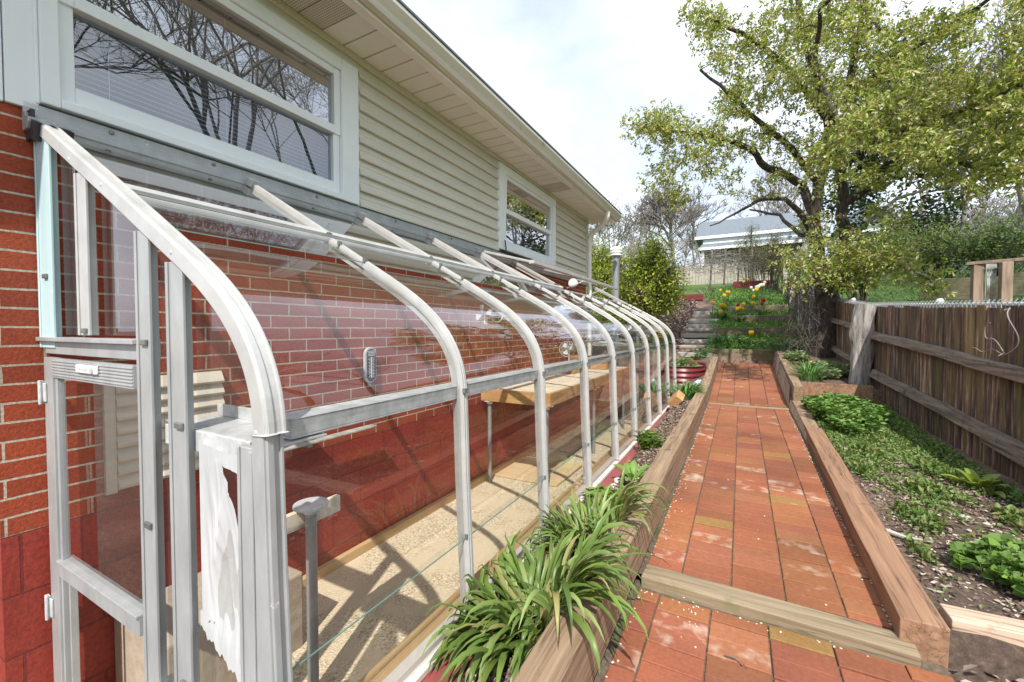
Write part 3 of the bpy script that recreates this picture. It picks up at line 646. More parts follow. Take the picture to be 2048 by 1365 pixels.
# ================================================================== GREENHOUSE
YK = [0.55+0.672*k for k in range(10)]
def bez(p0, p1, p2, p3, n):
    o = []
    for i in range(n+1):
        t = i/n; a = (1-t)**3; c = 3*(1-t)**2*t; d = 3*(1-t)*t*t; e = t**3
        o.append((a*p0[0]+c*p1[0]+d*p2[0]+e*p3[0], a*p0[1]+c*p1[1]+d*p2[1]+e*p3[1]))
    return o
PUR = (0.609, 1.503)
TOP = [(0.055, 1.808), PUR]
LOW = [PUR, (0.88, 1.354)]+bez((0.88, 1.354), (1.10, 1.232), (1.292, 1.13), (1.303, 0.90), 26)[1:]
DOWN = [(1.303, 0.90), (1.312, 0.60), (1.335, 0.115)]
gh = thing('greenhouse', 'lean-to greenhouse of curved white aluminium ribs and glass against the brick wall', 'greenhouse', (0.65, YK[0], 0))
b = MB(); b.prism([(0.004, 1.795), (0.05, 1.795), (0.062, 1.815), (0.062, 1.832), (0.034, 1.838), (0.034, 1.852), (0.016, 1.858), (0.016, 1.895), (0.004, 1.895)], YK[0]-0.06, YK[9]-0.16); 
hd_ = b.build('wall_header', M['alu'], gh, bevel=0.002)
for y_ in (0.72, 1.08, 1.62, 2.25, 2.9, 3.55, 4.3):
    b = MB(); b.lathe([(0.009, 0), (0.008, 0.004), (0.003, 0.006)], (0.0162, y_, 1.877), 8, axis=(1, 0, 0)); b.build('screw', M['clipsteel'], hd_)
# ribs
def rib_mesh(pieces, w, d, mat_, name, y):
    b = MB()
    for pr in pieces:
        b.sweep(pr, w, d, y, -0.004); b.sweep(pr, w*0.22, 0.012, y-w*0.36, 0.002); b.sweep(pr, w*0.22, 0.012, y+w*0.36, 0.002); b.sweep(pr, w*0.30, 0.014, y, 0.004); b.sweep(pr, 0.006, d+0.025, y, -0.006)
    return b.build(name, mat_, gh, smooth=False, bevel=0.0015)
def off(pr, k):   # move a profile outwards along its normal
    o = []
    for i, p in enumerate(pr):
        a = Vector(pr[max(i-1,0)]); c = Vector(pr[min(i+1,len(pr)-1)]); t = (c-a).normalized(); n = Vector((-t[1], t[0]))
        if n[0]+n[1] < 0: n = -n
        o.append((p[0]+n[0]*k, p[1]+n[1]*k))
    return o
lowfull = off(LOW[:-1], 0.012)+[(1.317, 0.90)]
def shrink(pr, a=0.03):
    p = [Vector(q) for q in pr]; p[0] = p[0]+(p[1]-p[0]).normalized()*a; return [tuple(q) for q in p]
rib0 = None; ribL = None
for k in range(1, 10):
    kind = 'full' if k <= 5 else 'low'
    proto = rib0 if kind == 'full' else ribL
    if proto is None:
        pcs = ([off(TOP, 0.026)] if kind == 'full' else [])+[shrink(lowfull)+[tuple(q) for q in off(DOWN[1:], 0.014)]]
        proto = rib_mesh(pcs, 0.027, 0.022, M['aluwhite'], 'rib', YK[k])
        for (x, z) in ((1.326, 0.905), (1.333, 0.395), (0.846, 1.394), (0.70, 1.474)):
            cl = MB(); cl.box(x-0.008, YK[k]-0.019, z-0.008, x+0.003, YK[k]-0.003, z+0.008); cl.build('clip', M['clipsteel'], proto)
        if kind == 'full':
            cap = MB(); cap.beam((0.055, YK[k], 1.838), (0.10, YK[k], 1.814), 0.05, 0.034); cap.build('end_cap', M['galv'], proto)
        if kind == 'full': rib0 = proto; y00 = YK[k]
        else: ribL = proto; y0L = YK[k]
    else:
        c = copy_tree(proto, parent=gh); c.location = (0, YK[k]-(y00 if kind == 'full' else y0L), 0); WL[c.name] = WL[gh.name]
# gable arch (wide)
AY = YK[0]-0.016; GY0 = YK[0]
b = MB(); arch = off(TOP, 0.018)+off(LOW[1:], 0.014)
b.sweep(arch, 0.044, 0.042, AY); b.sweep(arch, 0.010, 0.008, AY+0.018, 0.006); b.sweep(arch, 0.018, 0.008, AY-0.010, 0.004)
arch_o = b.build('gable_arch', M['aluwhite'], gh, bevel=0.003)
b = MB(); b.beam((0.012, YK[0]-0.005, 1.815), (0.085, YK[0]-0.005, 1.78), 0.095, 0.06); b.box(0.003, YK[0]-0.052, 1.765, 0.060, YK[0]-0.042, 1.86); b.build('arch_bracket', M['darkmetal'], arch_o)
b = MB()
for x, z, dy_ in ((1.25, 0.30, 0.034), (1.285, 0.905, 0.034), (0.33, 1.645, 0.034), (0.56, 1.53, 0.034), (0.95, 1.305, 0.034)):
    b = MB(); b.lathe([(0.006, 0), (0.006, 0.004), (0.003, 0.006)], (x, YK[0]-dy_, z), 8, axis=(0, -1, 0)); b.build('screw', M['galv'], arch_o)
pass
cp = MB(); cp.sweep(off(DOWN, 0.004), 0.044, 0.040, AY); cp.sweep(off(DOWN, 0.010), 0.008, 0.012, AY+0.017, 0.0); cp.sweep(off(DOWN, 0.010), 0.016, 0.012, AY-0.008, 0.0)
cp.box(1.205, GY0-0.030, -0.20, 1.312, GY0-0.012, 0.866); cp.box(1.250, GY0-0.035, -0.20, 1.262, GY0-0.030, 0.86); cp.box(1.205, GY0-0.034, -0.20, 1.214, GY0-0.030, 0.866)
cp.build('corner_post', M['alu'], gh, bevel=0.003)
# purlin, eave rail, sills
b = MB(); b.prism([(PUR[0]-0.035, PUR[1]+0.030), (PUR[0]+0.005, PUR[1]+0.008), (PUR[0]+0.012, PUR[1]+0.020), (PUR[0]-0.028, PUR[1]+0.042)], YK[0], YK[5]); b.prism([(PUR[0]-0.03, PUR[1]-0.022), (PUR[0]+0.018, PUR[1]-0.026), (PUR[0]+0.018, PUR[1]+0.004), (PUR[0]-0.03, PUR[1]+0.016)], YK[0], YK[9])
b.build('purlin', M['aluwhite'], gh, bevel=0.002)
b = MB(); b.box(1.225, YK[0]+0.04, 0.872, 1.285, YK[9], 0.876+0.001); b.box(1.262, YK[0]+0.04, 0.877, 1.285, YK[9], 0.915); b.box(1.205, YK[0]+0.04, 0.9155, 1.287, YK[9], 0.919); b.build('eave_rail', M['galv'], gh, bevel=0.002)
b = MB(); b.box(1.275, YK[0]-0.05, 0.082, 1.352, YK[9]+0.03, 0.104); b.box(1.285, YK[0]-0.05, 0.104, 1.322, YK[9]+0.03, 0.125); b.build('base_sill', M['whitesill'], gh, bevel=0.003)
b = MB(); b.box(1.20, YK[0]-0.06, -0.8, 1.432, YK[9]+0.05, 0.080); b.build('curb', M['redcurb'], gh, bevel=0.012)
b = MB(); b.box(1.165, YK[0]+0.05, -0.34, 1.198, YK[9], -0.235); b.box(1.20, YK[0]+0.05, 0.0815, 1.270, YK[9], 0.098); b.build('inner_board', M['newwood'], gh, bevel=0.003)
# panes
def pane(name, prof, y0, y1, mt, smooth=False):
    V = [(x, y, z) for y in (y0, y1) for x, z in prof]; n = len(prof)
    return mesh_np(name, V, [(i, i+1, n+i+1, n+i) for i in range(n-1)], M[mt], gh, np.ones((n-1, 3)), smooth)
def edge(p, y0, y1):
    b = MB(); b.prism([(p[0]-0.001, p[1]-0.0015), (p[0]+0.002, p[1]-0.0015), (p[0]+0.002, p[1]+0.0015), (p[0]-0.001, p[1]+0.0015)], y0, y1); return b.build('glass_edge', M['edge'], gh)
M['edge'] = simple('glass_edge_green', (0.10,0.20,0.17), (0.22,0.34,0.30), rough=0.25)
CUR = LOW[1:]
for k in range(9):
    y0, y1 = YK[k]+0.004, YK[k+1]-0.004
    if k < 4: pane('vent_pane', off(TOP, 0.006), y0, y1, 'glass')
    pane('roof_pane', off([PUR, (0.83, 1.382)], 0.004), y0, y1, 'glass')
    pane('curved_pane', off(CUR, -0.004), y0, y1, 'curvedglass', True)
    pane('side_pane', [(1.303, 0.92), (1.311, 0.615), (1.321, 0.385)], y0, y1, 'sideglass')
    pane('side_pane', [(1.315, 0.400), (1.334, 0.118)], y0, y1, 'sideglass')
    edge((0.832, 1.386), y0, y1); edge((1.321, 0.383), y0, y1)
# raised vent flap over the far bays
HB = (0.055, 1.835); OB = (0.600, 1.688)
vf = MB()
for y in (YK[4]+0.03, YK[6], YK[8]-0.2): vf.beam((HB[0], y, HB[1]), (OB[0], y, OB[1]), 0.03, 0.02)
vf.beam((OB[0], YK[4], OB[1]), (OB[0], YK[8]+0.1, OB[1]), 0.05, 0.030); vf.beam((HB[0], YK[4], HB[1]), (HB[0], YK[8]+0.1, HB[1]), 0.03, 0.02)
vent = vf.build('vent_flap', M['aluwhite'], gh, bevel=0.002)
b = MB(); b.add([(HB[0], YK[4], HB[1]), (OB[0], YK[4], OB[1]), (OB[0], YK[8]+0.1, OB[1]), (HB[0], YK[8]+0.1, HB[1])], [(0,1,2,3)]); b.build('flap_pane', M['glass'], vent)
b = MB()
for y in (YK[6]+0.1, YK[8]-0.3): b.beam((0.36, y, 1.60), (0.56, y+0.05, 1.68), 0.016, 0.01)
b.lathe([(0.05, -0.006), (0.055, -0.006), (0.055, 0.006), (0.04, 0.006)], (0.42, YK[6]+0.15, 1.66), 18, axis=(0.2, -1, 0.2)); b.build('vent_opener', M['galv'], vent)
# gable end
GY = YK[0]
def raf(x):
    P_ = off(TOP, -0.004)[:1]+off(LOW, -0.02); P_ = TOP[:1]+[PUR]+LOW[1:]
    xsq = [p[0] for p in P_]; zsq = [p[1] for p in P_]; return float(np.interp(x, xsq, zsq))-0.02
def post(x0, x1, z0, z1, mt, nm='gable_post', dy=0.0, flange=True):
    b = MB(); b.box(x0, GY-0.032+dy, z0, x1, GY-0.024+dy, z1); b.box(x0+(x1-x0)*0.62, GY-0.024+dy, z0, x0+(x1-x0)*0.78, GY-0.004+dy, z1); b.box(x0, GY-0.036+dy, z0, x0+0.012, GY-0.032+dy, z1)
    return b.build(nm, M[mt], gh, bevel=0.002)
lp = post(0.006, 0.130, 1.055, raf(0.075)+0.01, 'alucyan', flange=False); lp['label'] = 'pale blue tinted post against the brick'
post(0.350, 0.425, 1.10, raf(0.39)-0.005, 'aluwhite'); p3 = post(0.745, 0.815, -0.5, raf(0.78)-0.01, 'alu'); p4 = post(0.910, 0.985, -0.5, raf(0.95)-0.01, 'alu')
b = MB(); b.box(0.004, GY-0.045, 1.078, 0.745, GY+0.02, 1.092); b.box(0.03, GY-0.028, 1.035, 0.745, GY+0.02, 1.078); b.build('door_header', M['alu'], gh, bevel=0.002)
b = MB(); b.box(0.82, GY+0.0, 0.862, 1.29, GY+0.13, 0.868); b.box(0.82, GY+0.122, 0.868, 1.28, GY+0.13, 0.902); b.box(0.82, GY-0.006, 0.815, 1.205, GY-0.001, 0.868); b.build('gable_rail', M['galv'], gh, bevel=0.002)
b = MB(); b.box(0.72, GY-0.06, 0.082, 1.30, GY+0.06, 0.118); b.build('gable_sill', M['whitesill'], gh, bevel=0.003)
def gpane(pts, nm='gable_pane', y=GY):
    b = MB(); b.add([(x, y, z) for x, z in pts], [tuple(range(len(pts)))]); return b.build(nm, M['sideglass'], gh)
gpane([(0.12, 1.10), (0.40, 1.10), (0.40, raf(0.40)), (0.12, raf(0.12))]); gpane([(0.44, 1.10), (0.74, 1.10), (0.74, raf(0.74)), (0.44, raf(0.44))])
gpane([(0.80, 0.50), (0.93, 0.50), (0.93, raf(0.93)), (0.80, raf(0.80))]); gpane([(0.80, 0.12), (0.93, 0.12), (0.93, 0.50), (0.80, 0.50)])
gpane([(0.975, 0.86)]+[(1.30, 0.86), (1.297, raf(1.297)), (1.25, raf(1.25)), (1.18, raf(1.18)), (1.08, raf(1.08)), (0.975, raf(0.975))])
gpane([(0.975, 0.12), (1.21, 0.12), (1.21, 0.86), (0.975, 0.86)])
for x, z in ((0.975, 0.885), (0.975, 0.238), (0.975, 0.178), (0.80, 1.085), (0.80, 0.60), (0.41, 1.115), (0.09, 1.30)):
    b = MB(); b.box(x-0.028, GY-0.040, z-0.008, x+0.006, GY-0.0325, z+0.007); b.build('glazing_clip', M['clipsteel'], gh, bevel=0.002)
# far gable
b = MB(); b.sweep(off(TOP, 0.01)+off(LOW[1:], 0.012), 0.05, 0.04, YK[9]+0.03); 
for x in (0.02, 0.40, 0.76, 1.0): b.box(x, YK[9]-0.02, -0.4, x+0.04, YK[9]+0.02, raf(x+0.02))
b.box(0.0, YK[9]-0.024, 0.85, 1.3, YK[9]+0.024, 0.90); b.build('far_gable_frame', M['alu'], gh, bevel=0.002)
pts = [(0.02, -0.4), (1.32, -0.4), (1.31, 0.6), (1.30, 0.9)]+[(x, raf(x)) for x in (1.25, 1.15, 1.0, 0.8, 0.609, 0.06)]
b = MB(); b.add([(x, YK[9], z) for x, z in pts], [tuple(range(len(pts)))]); b.build('gable_pane', M['sideglass'], gh)
# door
door = MB(); door.box(0.034, GY-0.034, -0.75, 0.112, GY-0.008, 1.022); door.box(0.715, GY-0.02, -0.75, 0.740, GY-0.004, 1.022); door.box(0.1125, GY-0.033, 0.955, 0.7145, GY-0.008, 1.020); door.box(0.1125, GY-0.033, 0.268, 0.7145, GY-0.010, 0.318); door.box(0.1125, GY-0.040, 0.3185, 0.7145, GY-0.004, 0.328)
for i in range(6): door.box(0.1125, GY-0.0355, 0.962+i*0.0095, 0.7145, GY-0.033, 0.967+i*0.0095)
door.box(0.113, GY-0.028, 0.3285, 0.132, GY-0.010, 0.954); door.box(0.113, GY-0.028, -0.75, 0.126, GY+0.01, 0.2675); door.box(0.150, GY-0.02, -0.75, 0.160, GY+0.0, 0.2675)
dr = door.build('door', M['alu'], gh, bevel=0.003)
for z in (0.86, 0.10):
    b = MB(); b.box(0.012, GY-0.046, z, 0.036, GY-0.0345, z+0.08); b.box(0.0365, GY-0.040, z+0.008, 0.060, GY-0.0345, z+0.073); b.lathe([(0.005, 0), (0.005, 0.084)], (0.036, GY-0.046, z-0.002), 8)
    b.build('hinge', M['galv'], dr, bevel=0.002)
b = MB(); b.box(0.345, GY-0.042, 0.985, 0.500, GY-0.0356, 1.010); nm = b.build('nameplate', M['white'], dr, bevel=0.002)
b = MB(); b.lathe([(0.012, 0), (0.012, 0.002)], (0.468, GY-0.0422, 0.9975), 14, axis=(0,-1,0)); b.box(0.372, GY-0.0432, 0.9935, 0.434, GY-0.0422, 1.0015); b.build('plate_mark', M['galv'], nm)
b = MB(); b.add([(0.112, GY-0.018, 0.32), (0.715, GY-0.018, 0.32), (0.715, GY-0.018, 0.96), (0.112, GY-0.018, 0.96)], [(0,1,2,3)]); b.build('door_pane', M['sideglass'], dr)
# torn plastic sheet taped over a gable pane
V = []; Fc = []; nx_, nz_ = 60, 120
for i in range(nx_+1):
    for j in range(nz_+1):
        s = i/nx_; t = j/nz_
        x = 0.995+0.205*s; zt = 0.842-0.02*s; zb = 0.375-0.10*s+0.006*math.sin(s*31)+0.004*math.sin(s*77)
        if t > 0.9: x = 0.985+0.222*s
        z = zt+(zb-zt)*t
        y = GY-0.008+math.sin(t*3.14)*min(1, 3.2*s)*(0.034*NZ.noise(Vector((s*1.6+0.4, t*1.3, 3.1)))+0.020*abs(NZ.noise(Vector((s*4.0+t*1.5, t*1.1, 7.7))))+0.010*abs(NZ.noise(Vector((s*9-t*4, t*3.0, 1.3)))))
        V.append((x, y, z))
for i in range(nx_):
    for j in range(nz_):
        s = (i+0.5)/nx_; t = (j+0.5)/nz_
        if 0.07 < t < 0.50 and s > 0.52+0.50*(t-0.07)/0.43+0.02*math.sin(t*60): continue
        Fc.append((i*(nz_+1)+j, (i+1)*(nz_+1)+j, (i+1)*(nz_+1)+j+1, i*(nz_+1)+j+1))
ps = mesh_np('plastic_sheet', V, Fc, M['plastic'], None, np.ones((len(Fc), 3)), smooth=True)
tag(ps, 'torn white plastic sheet taped over a pane beside the greenhouse corner post', 'plastic sheet')

# ================================================================== INSIDE THE GREENHOUSE
FZ = -0.33
b = MB(); b.add([(0.0, 0.3, FZ), (1.2, 0.3, FZ), (1.2, YK[9]+0.2, FZ), (0.0, YK[9]+0.2, FZ)], [(0,1,2,3)]); struct(b.build('greenhouse_floor', M['gravel']))
b = MB(); b.box(0.003, 1.25, FZ-0.02, 0.042, 6.4, FZ+0.055); o = b.build('edging_board', M['newwood'], bevel=0.003); tag(o, 'long tan edging board on the gravel at the foot of the wall', 'board')
BX0, BX1, BY0, BY1, BZ = 0.03, 0.735, 3.33, 6.25, 0.565
bench = thing('potting_bench', 'long slatted wooden bench on metal pipe legs inside the greenhouse', 'bench', (0.4, 4.8, FZ))
b = MB(); y = BY0+0.04
while y < BY1-0.05:
    b.cur = (1,1,1); dz = random.uniform(-0.001, 0.001); b.box(BX0+0.002, y, BZ-0.018+dz, BX1-0.028, y+0.040, BZ+dz); y += 0.060
b.build('slatted_top', M['slat'], bench, bevel=0.002)
b = MB(); b.box(BX0, BY0, BZ-0.115, BX1, BY0+0.036, BZ-0.001); b.box(BX1-0.028, BY0+0.0365, BZ-0.115, BX1, BY1, BZ-0.001); b.box(BX0, BY0+0.0365, BZ-0.115, BX0+0.03, BY1, BZ-0.0185); b.box(BX0+0.031, 4.7, BZ-0.1, BX1-0.03, 4.74, BZ-0.019); b.build('frame', M['benchboard'], bench, bevel=0.003)
for x in (BX0+0.06, BX1-0.06):
    for y in (BY0+0.06, 4.75, BY1-0.1):
        b = MB(); b.lathe([(0.019, FZ), (0.019, BZ-0.123)], (x, y, 0), 12); lg = b.build('leg', M['pipe'], bench, smooth=True)
        b = MB(); b.lathe([(0.026, BZ-0.150), (0.028, BZ-0.124), (0.06, BZ-0.123), (0.06, BZ-0.1155)], (x, y, 0), 16); b.build('flange', M['white'], lg)
def on_bench(u, v): return at(u, v, z=BZ)
p = on_bench(1146, 745); b = MB(); b.lathe([(0.045, 0), (0.058, 0.085), (0.064, 0.085), (0.066, 0.105), (0.058, 0.105), (0.042, 0.012)], (p.x, p.y, BZ+0.002), 20)
o = b.build('clay_pot', M['terracotta'], smooth=True); tag(o, 'terracotta flower pot standing on the slatted bench', 'flower pot')
fx, fy = 0.30, 5.0
for i, (bx, by, bz, sx, sy, sz, lab) in enumerate([(0.22, 5.02, BZ, 0.30, 0.20, 0.115, 'brown wooden block under the small round fan on the bench'), (0.42, 5.75, BZ, 0.30, 0.22, 0.11, 'low wooden box at the far part of the bench'), (0.16, 5.75, BZ, 0.20, 0.30, 0.17, 'taller wooden box against the wall on the bench')]):
    b = MB(); b.box(bx-sx/2, by-sy/2, bz+0.001, bx+sx/2, by+sy/2, bz+sz); b.box(bx-sx/2-0.004, by-sy/2-0.004, bz+sz-0.025, bx+sx/2+0.004, by+sy/2+0.004, bz+sz+0.004)
    o = b.build('wooden_box', M['benchboard'], bevel=0.004); tag(o, lab, 'wooden box', 'boxes on the bench')
fan = thing('desk_fan', 'small round caged fan standing on a wooden block on the bench', 'fan', (0.26, 5.0, BZ+0.12))
fc = Vector((0.26, 4.97, 0.87)); ax = Vector((0.45, -1.0, 0.25)).normalized()
b = MB(); b.lathe([(0.055, BZ+0.119), (0.05, BZ+0.135), (0.012, BZ+0.145), (0.012, 0.86)], (0.26, 5.03, 0), 14); b.build('stand', M['white'], fan, smooth=True)
b = MB(); b.lathe([(0.03, -0.09), (0.034, -0.02), (0.02, 0.0)], fc, 12, axis=ax); b.build('motor', M['pipe'], fan, smooth=True)
b = MB(); Mx = ax.to_track_quat('Z', 'Y').to_matrix()
for i in range(3):
    a = i*2.094; b.add([fc+Mx@Vector((0.02*math.cos(a+s)*k0, 0.02*math.sin(a+s)*k0, zz)) for s, k0, zz in ((-0.3, 1, 0.004), (0.35, 1, 0.012), (0.65, 3.6, 0.018), (0.0, 4.1, 0.008), (-0.4, 3.5, 0.0))], [(0,1,2,3,4)])
b.build('blades', M['white'], fan)
b = MB()
for rr, zz in ((0.098, 0.0), (0.07, 0.028), (0.035, 0.036)): b.tube([fc+Mx@Vector((rr*math.cos(t*2*math.pi/24), rr*math.sin(t*2*math.pi/24), zz)) for t in range(25)], 0.0035 if rr > 0.09 else 0.0018, 5)
for i in range(16):
    a = i*math.pi/8; b.tube([fc+Mx@Vector((r_*math.cos(a), r_*math.sin(a), z_)) for r_, z_ in ((0.015, 0.037), (0.07, 0.028), (0.098, 0.0), (0.07, -0.03), (0.03, -0.04))], 0.0015, 4)
b.build('cage', M['galv'], fan)
# wall thermometer
th = thing('wall_thermometer', 'long rounded thermometer with black scale hanging on the brick wall', 'thermometer', (0.01, 1.997, 0.88))
def pill(x0, x1, yc, z0, z1, r, n=10):
    P_ = [(yc+r*math.cos(math.pi+i*math.pi/n), z0+r+r*math.sin(math.pi+i*math.pi/n)) for i in range(n+1)]+[(yc+r*math.cos(i*math.pi/n), z1-r+r*math.sin(i*math.pi/n)) for i in range(n+1)]
    m_ = len(P_); return [(x0, a, c) for a, c in P_]+[(x1, a, c) for a, c in P_], [tuple(range(m_))[::-1], tuple(range(m_, 2*m_))]+[(i, (i+1) % m_, m_+(i+1) % m_, m_+i) for i in range(m_)]
b = MB(); b.add(*pill(0.012, 0.030, 1.997, 0.765, 1.000, 0.048)); b.build('case', M['galv'], th, bevel=0.002)
b = MB(); b.add(*pill(0.0305, 0.033, 2.000, 0.775, 0.990, 0.037)); dial = b.build('dial', M['blackdial'], th)
b = MB(); b.box(0.0332, 1.996, 0.80, 0.0345, 2.003, 0.935); b.build('tube', M['white'], dial)
b = MB()
for i in range(14): b.box(0.0332, 1.980 if i % 2 else 1.976, 0.805+i*0.0095, 0.0340, 1.990, 0.808+i*0.0095); b.box(0.0332, 2.010, 0.805+i*0.0095, 0.0340, 2.020 if i % 2 else 2.024, 0.808+i*0.0095)
for i in range(4): b.box(0.0332, 1.972, 0.945+i*0.009, 0.0340, 2.028, 0.948+i*0.009)
b.build('scale_marks', M['white'], dial)
b = MB(); b.lathe([(0.008, 0), (0.008, 0.012)], (0.012, 1.997, 0.752), 10, axis=(1,0,0)); b.box(0.004, 1.990, 0.740, 0.016, 2.004, 0.768); b.build('mount', M['galv'], th)
# spare leg with its flange and ledger board near the end
lgx, lgy = 0.70, 1.06
spare = thing('pipe_leg', 'grey pipe post with a round flange plate on top, near the greenhouse corner', 'post', (lgx, lgy, FZ))
b = MB(); b.lathe([(0.021, FZ), (0.021, 0.425)], (lgx, lgy, 0), 16); b.build('pipe', M['pipe'], spare, smooth=True)
b = MB(); b.lathe([(0.026, 0.405), (0.026, 0.430), (0.064, 0.4305), (0.064, 0.440), (0.062, 0.442)], (lgx, lgy, 0), 36); b.build('flange', M['galv'], spare)
b = MB(); b.box(0.630, 0.80, 0.335, 0.655, 1.235, 0.405); o = b.build('ledger_board', M['slat'], bevel=0.003); tag(o, 'short pale ledger board behind the pipe post with the round flange', 'board')
b = MB(); b.box(0.656, 1.07, 0.355, 0.690, 1.11, 0.432); o2 = b.build('bracket', M['galv'], spare, bevel=0.003)
b = MB(); b.add([(0.03, 3.55, FZ+0.006), (0.70, 3.56, FZ+0.006), (0.72, 4.22, FZ+0.018), (0.02, 4.2, FZ+0.012), (0.03, 3.55, FZ+0.018), (0.70, 3.56, FZ+0.018), (0.72, 4.22, FZ+0.03), (0.02, 4.2, FZ+0.024)], [(0,3,2,1),(4,5,6,7),(0,1,5,4),(1,2,6,5),(2,3,7,6),(3,0,4,7)])
o = b.build('plywood_sheet', M['plywood']); tag(o, 'square plywood sheet lying on the gravel under the bench', 'plywood')
b = MB(); b.beam((0.10, 1.12, 0.50), (0.10, 1.95, 0.50), 0.06, 0.012); b.beam((0.07, 1.12, 0.545), (0.07, 1.50, 0.545), 0.02, 0.09); b.box(0.002, 1.48, 0.47, 0.10, 1.51, 0.58)
o = b.build('wall_shelf', M['greywood'], bevel=0.003); tag(o, 'narrow grey wooden shelf on the brick wall below the thermometer', 'shelf')
b = MB(); b.beam((0.25, 0.92, FZ+0.028), (0.42, 1.03, FZ+0.028), 0.075, 0.055)
o = b.build('wood_offcut', M['newwood'], bevel=0.004); tag(o, 'short pale wood offcut lying inside the greenhouse beside the corner post', 'wood block')
hf = thing('hanging_fan', 'white bladed fan with clear ring hanging under the greenhouse roof', 'fan', (0.35, 2.9, 1.25))
hc = Vector((0.36, 2.86, 1.235))
b = MB()
for a in (0.4, 1.97, 3.54, 5.1): b.add([hc+Vector((0.01*math.sin(a*3), 0.0, 0))+Vector((0.25*math.cos(a+s)*r_, 0.9*math.cos(a+s)*r_, math.sin(a+s)*r_)) for s, r_ in ((-0.25, 0.012), (-0.45, 0.075), (0.05, 0.085), (0.3, 0.07), (0.2, 0.012))], [(0,1,2,3,4)])
b.build('blades', M['white'], hf)
b = MB(); hc2 = hc+Vector((0.02, 0.17, 0.0)); b.tube([hc2+Vector((0.02*math.cos(t*math.pi/12), 0.065*math.cos(t*math.pi/12), 0.06*math.sin(t*math.pi/12))) for t in range(25)], 0.006, 6); b.beam(hc2+Vector((0,0,-0.06)), hc2+Vector((0,0,-0.16)), 0.014, 0.01); b.beam(hc, hc2, 0.01, 0.01); b.beam(hc2+Vector((0, 0, 0.06)), (hc2.x, hc2.y, 1.64), 0.006, 0.006); b.build('ring', M['galv'], hf)
# ================================================================== TIMBERS
def timber(label, p0, p1, w, h, mt, group=None, bev=0.004, sag=0.004):
    b = MB(); p0 = Vector(p0); p1 = Vector(p1); n = max(2, int((p1-p0).length/0.35)); d = (p1-p0).normalized(); s = d.cross(Vector((0,0,1))).normalized(); u = s.cross(d); base = 0
    for i in range(n+1):
        q = p0.lerp(p1, i/n); j = lambda a: random.uniform(-a, a)
        for a, c in ((-1,-1),(1,-1),(1,1),(-1,1)): b.v.append(tuple(q+s*(a*w/2+j(sag))+u*(c*h/2+j(sag*0.7))))
    for i in range(n):
        for k in range(4):
            k2 = (k+1) % 4; b.f.append([i*4+k, i*4+k2, (i+1)*4+k2, (i+1)*4+k]); b.c.append((1,1,1))
    b.f.append([3,2,1,0]); b.c.append((1,1,1)); b.f.append([n*4, n*4+1, n*4+2, n*4+3]); b.c.append((1,1,1))
    o = b.build('timber_edging', M[mt], bevel=bev)
    return tag(o, label, 'timber', group)
def zt(y, up): return pz(y)+up
timber('long weathered timber along the greenhouse side of the path, nearer half', (1.725, -0.5, 0.115), (1.725, 3.9, zt(3.9, 0.115)+0.01), 0.112, 0.20, 'oldwood')
timber('weathered timber edging the left of the path from mid way to the red planter', (1.722, 3.91, zt(3.9, 0.11)), (1.722, 6.35, zt(6.35, 0.11)), 0.112, 0.19, 'oldwood')
timber('short grey timber edging the path beside the red planter', (1.72, 6.36, zt(6.36, 0.09)), (1.73, 9.1, zt(9.1, 0.09)), 0.11, 0.17, 'oldwood')
timber('reddish brown timber right of the path with a sawn end facing the viewer', (2.742, 1.965, 0.020), (2.792, 4.95, 0.10), 0.132, 0.145, 'cedar')
timber('second, lower timber along the garden side of the path beside the mint', (2.790, 4.96, 0.09), (2.80, 6.30, 0.155), 0.118, 0.14, 'oldwood')
timber('dark upper timber edging the raised far bed beside the path', (2.80, 6.32, 0.26), (2.80, 9.3, 0.56), 0.10, 0.30, 'oldwood')
timber('weathered cross timber set in the path nearest the viewer', (1.785, 1.985, -0.047), (2.72, 1.955, -0.047), 0.115, 0.11, 'oldwoodx')
timber('thin cross timber set in the path at the edge of the tree shade', (1.785, 6.29, 0.065), (2.72, 6.29, 0.065), 0.075, 0.11, 'oldwoodx')
timber('pale horizontal timber closing the near end of the garden bed', (2.83, 2.07, 0.025), (4.3, 2.13, 0.035), 0.10, 0.15, 'palewood')
timber('reddish board across the garden bed between the mint and the fence post', (2.85, 6.50, 0.36), (3.55, 6.42, 0.36), 0.05, 0.17, 'cedar')
timber('narrow pole lying along the foot of the plank fence', (3.60, 3.4, 0.07), (3.46, 6.0, 0.17), 0.045, 0.045, 'greywood')
b = MB(); b.beam((2.765, 1.80, -0.10), (2.80, 1.60, -0.06), 0.045, 0.05); o = b.build('wooden_stake', M['greywood'], bevel=0.006); tag(o, 'short grey stake below the sawn end of the reddish timber', 'stake')
# terraces
for i, (y, x0, x1, z, h, mt, lab) in enumerate([(9.65, 1.62, 3.30, 0.58, 0.25, 'mosswood', 'mossy timber wall across the end of the path, lowest terrace'), (11.0, 1.58, 3.26, 1.04, 0.21, 'mosswood', 'second terrace timber above the end of the path'), (11.96, 1.95, 3.22, 1.35, 0.20, 'mosswood', 'third terrace timber below the tulips'), (12.76, 1.85, 3.2, 1.63, 0.20, 'mosswood', 'topmost terrace timber below the white tulips')]):
    timber(lab, (x0, y+(0.12 if i == 0 else 0), z), (x1, y-(0.05 if i == 0 else 0), z), 0.12, h, mt, 'terrace timbers', 0.01, 0.008)
st = thing('garden_stairs', 'garden stairs of grey timber treads climbing the slope beside the tulips', 'stairs', (1.2, 9.6, 0.5))
sy = [9.62, 9.95, 10.35, 10.70, 11.05, 11.45, 11.85, 12.25, 12.65, 13.1, 13.55]
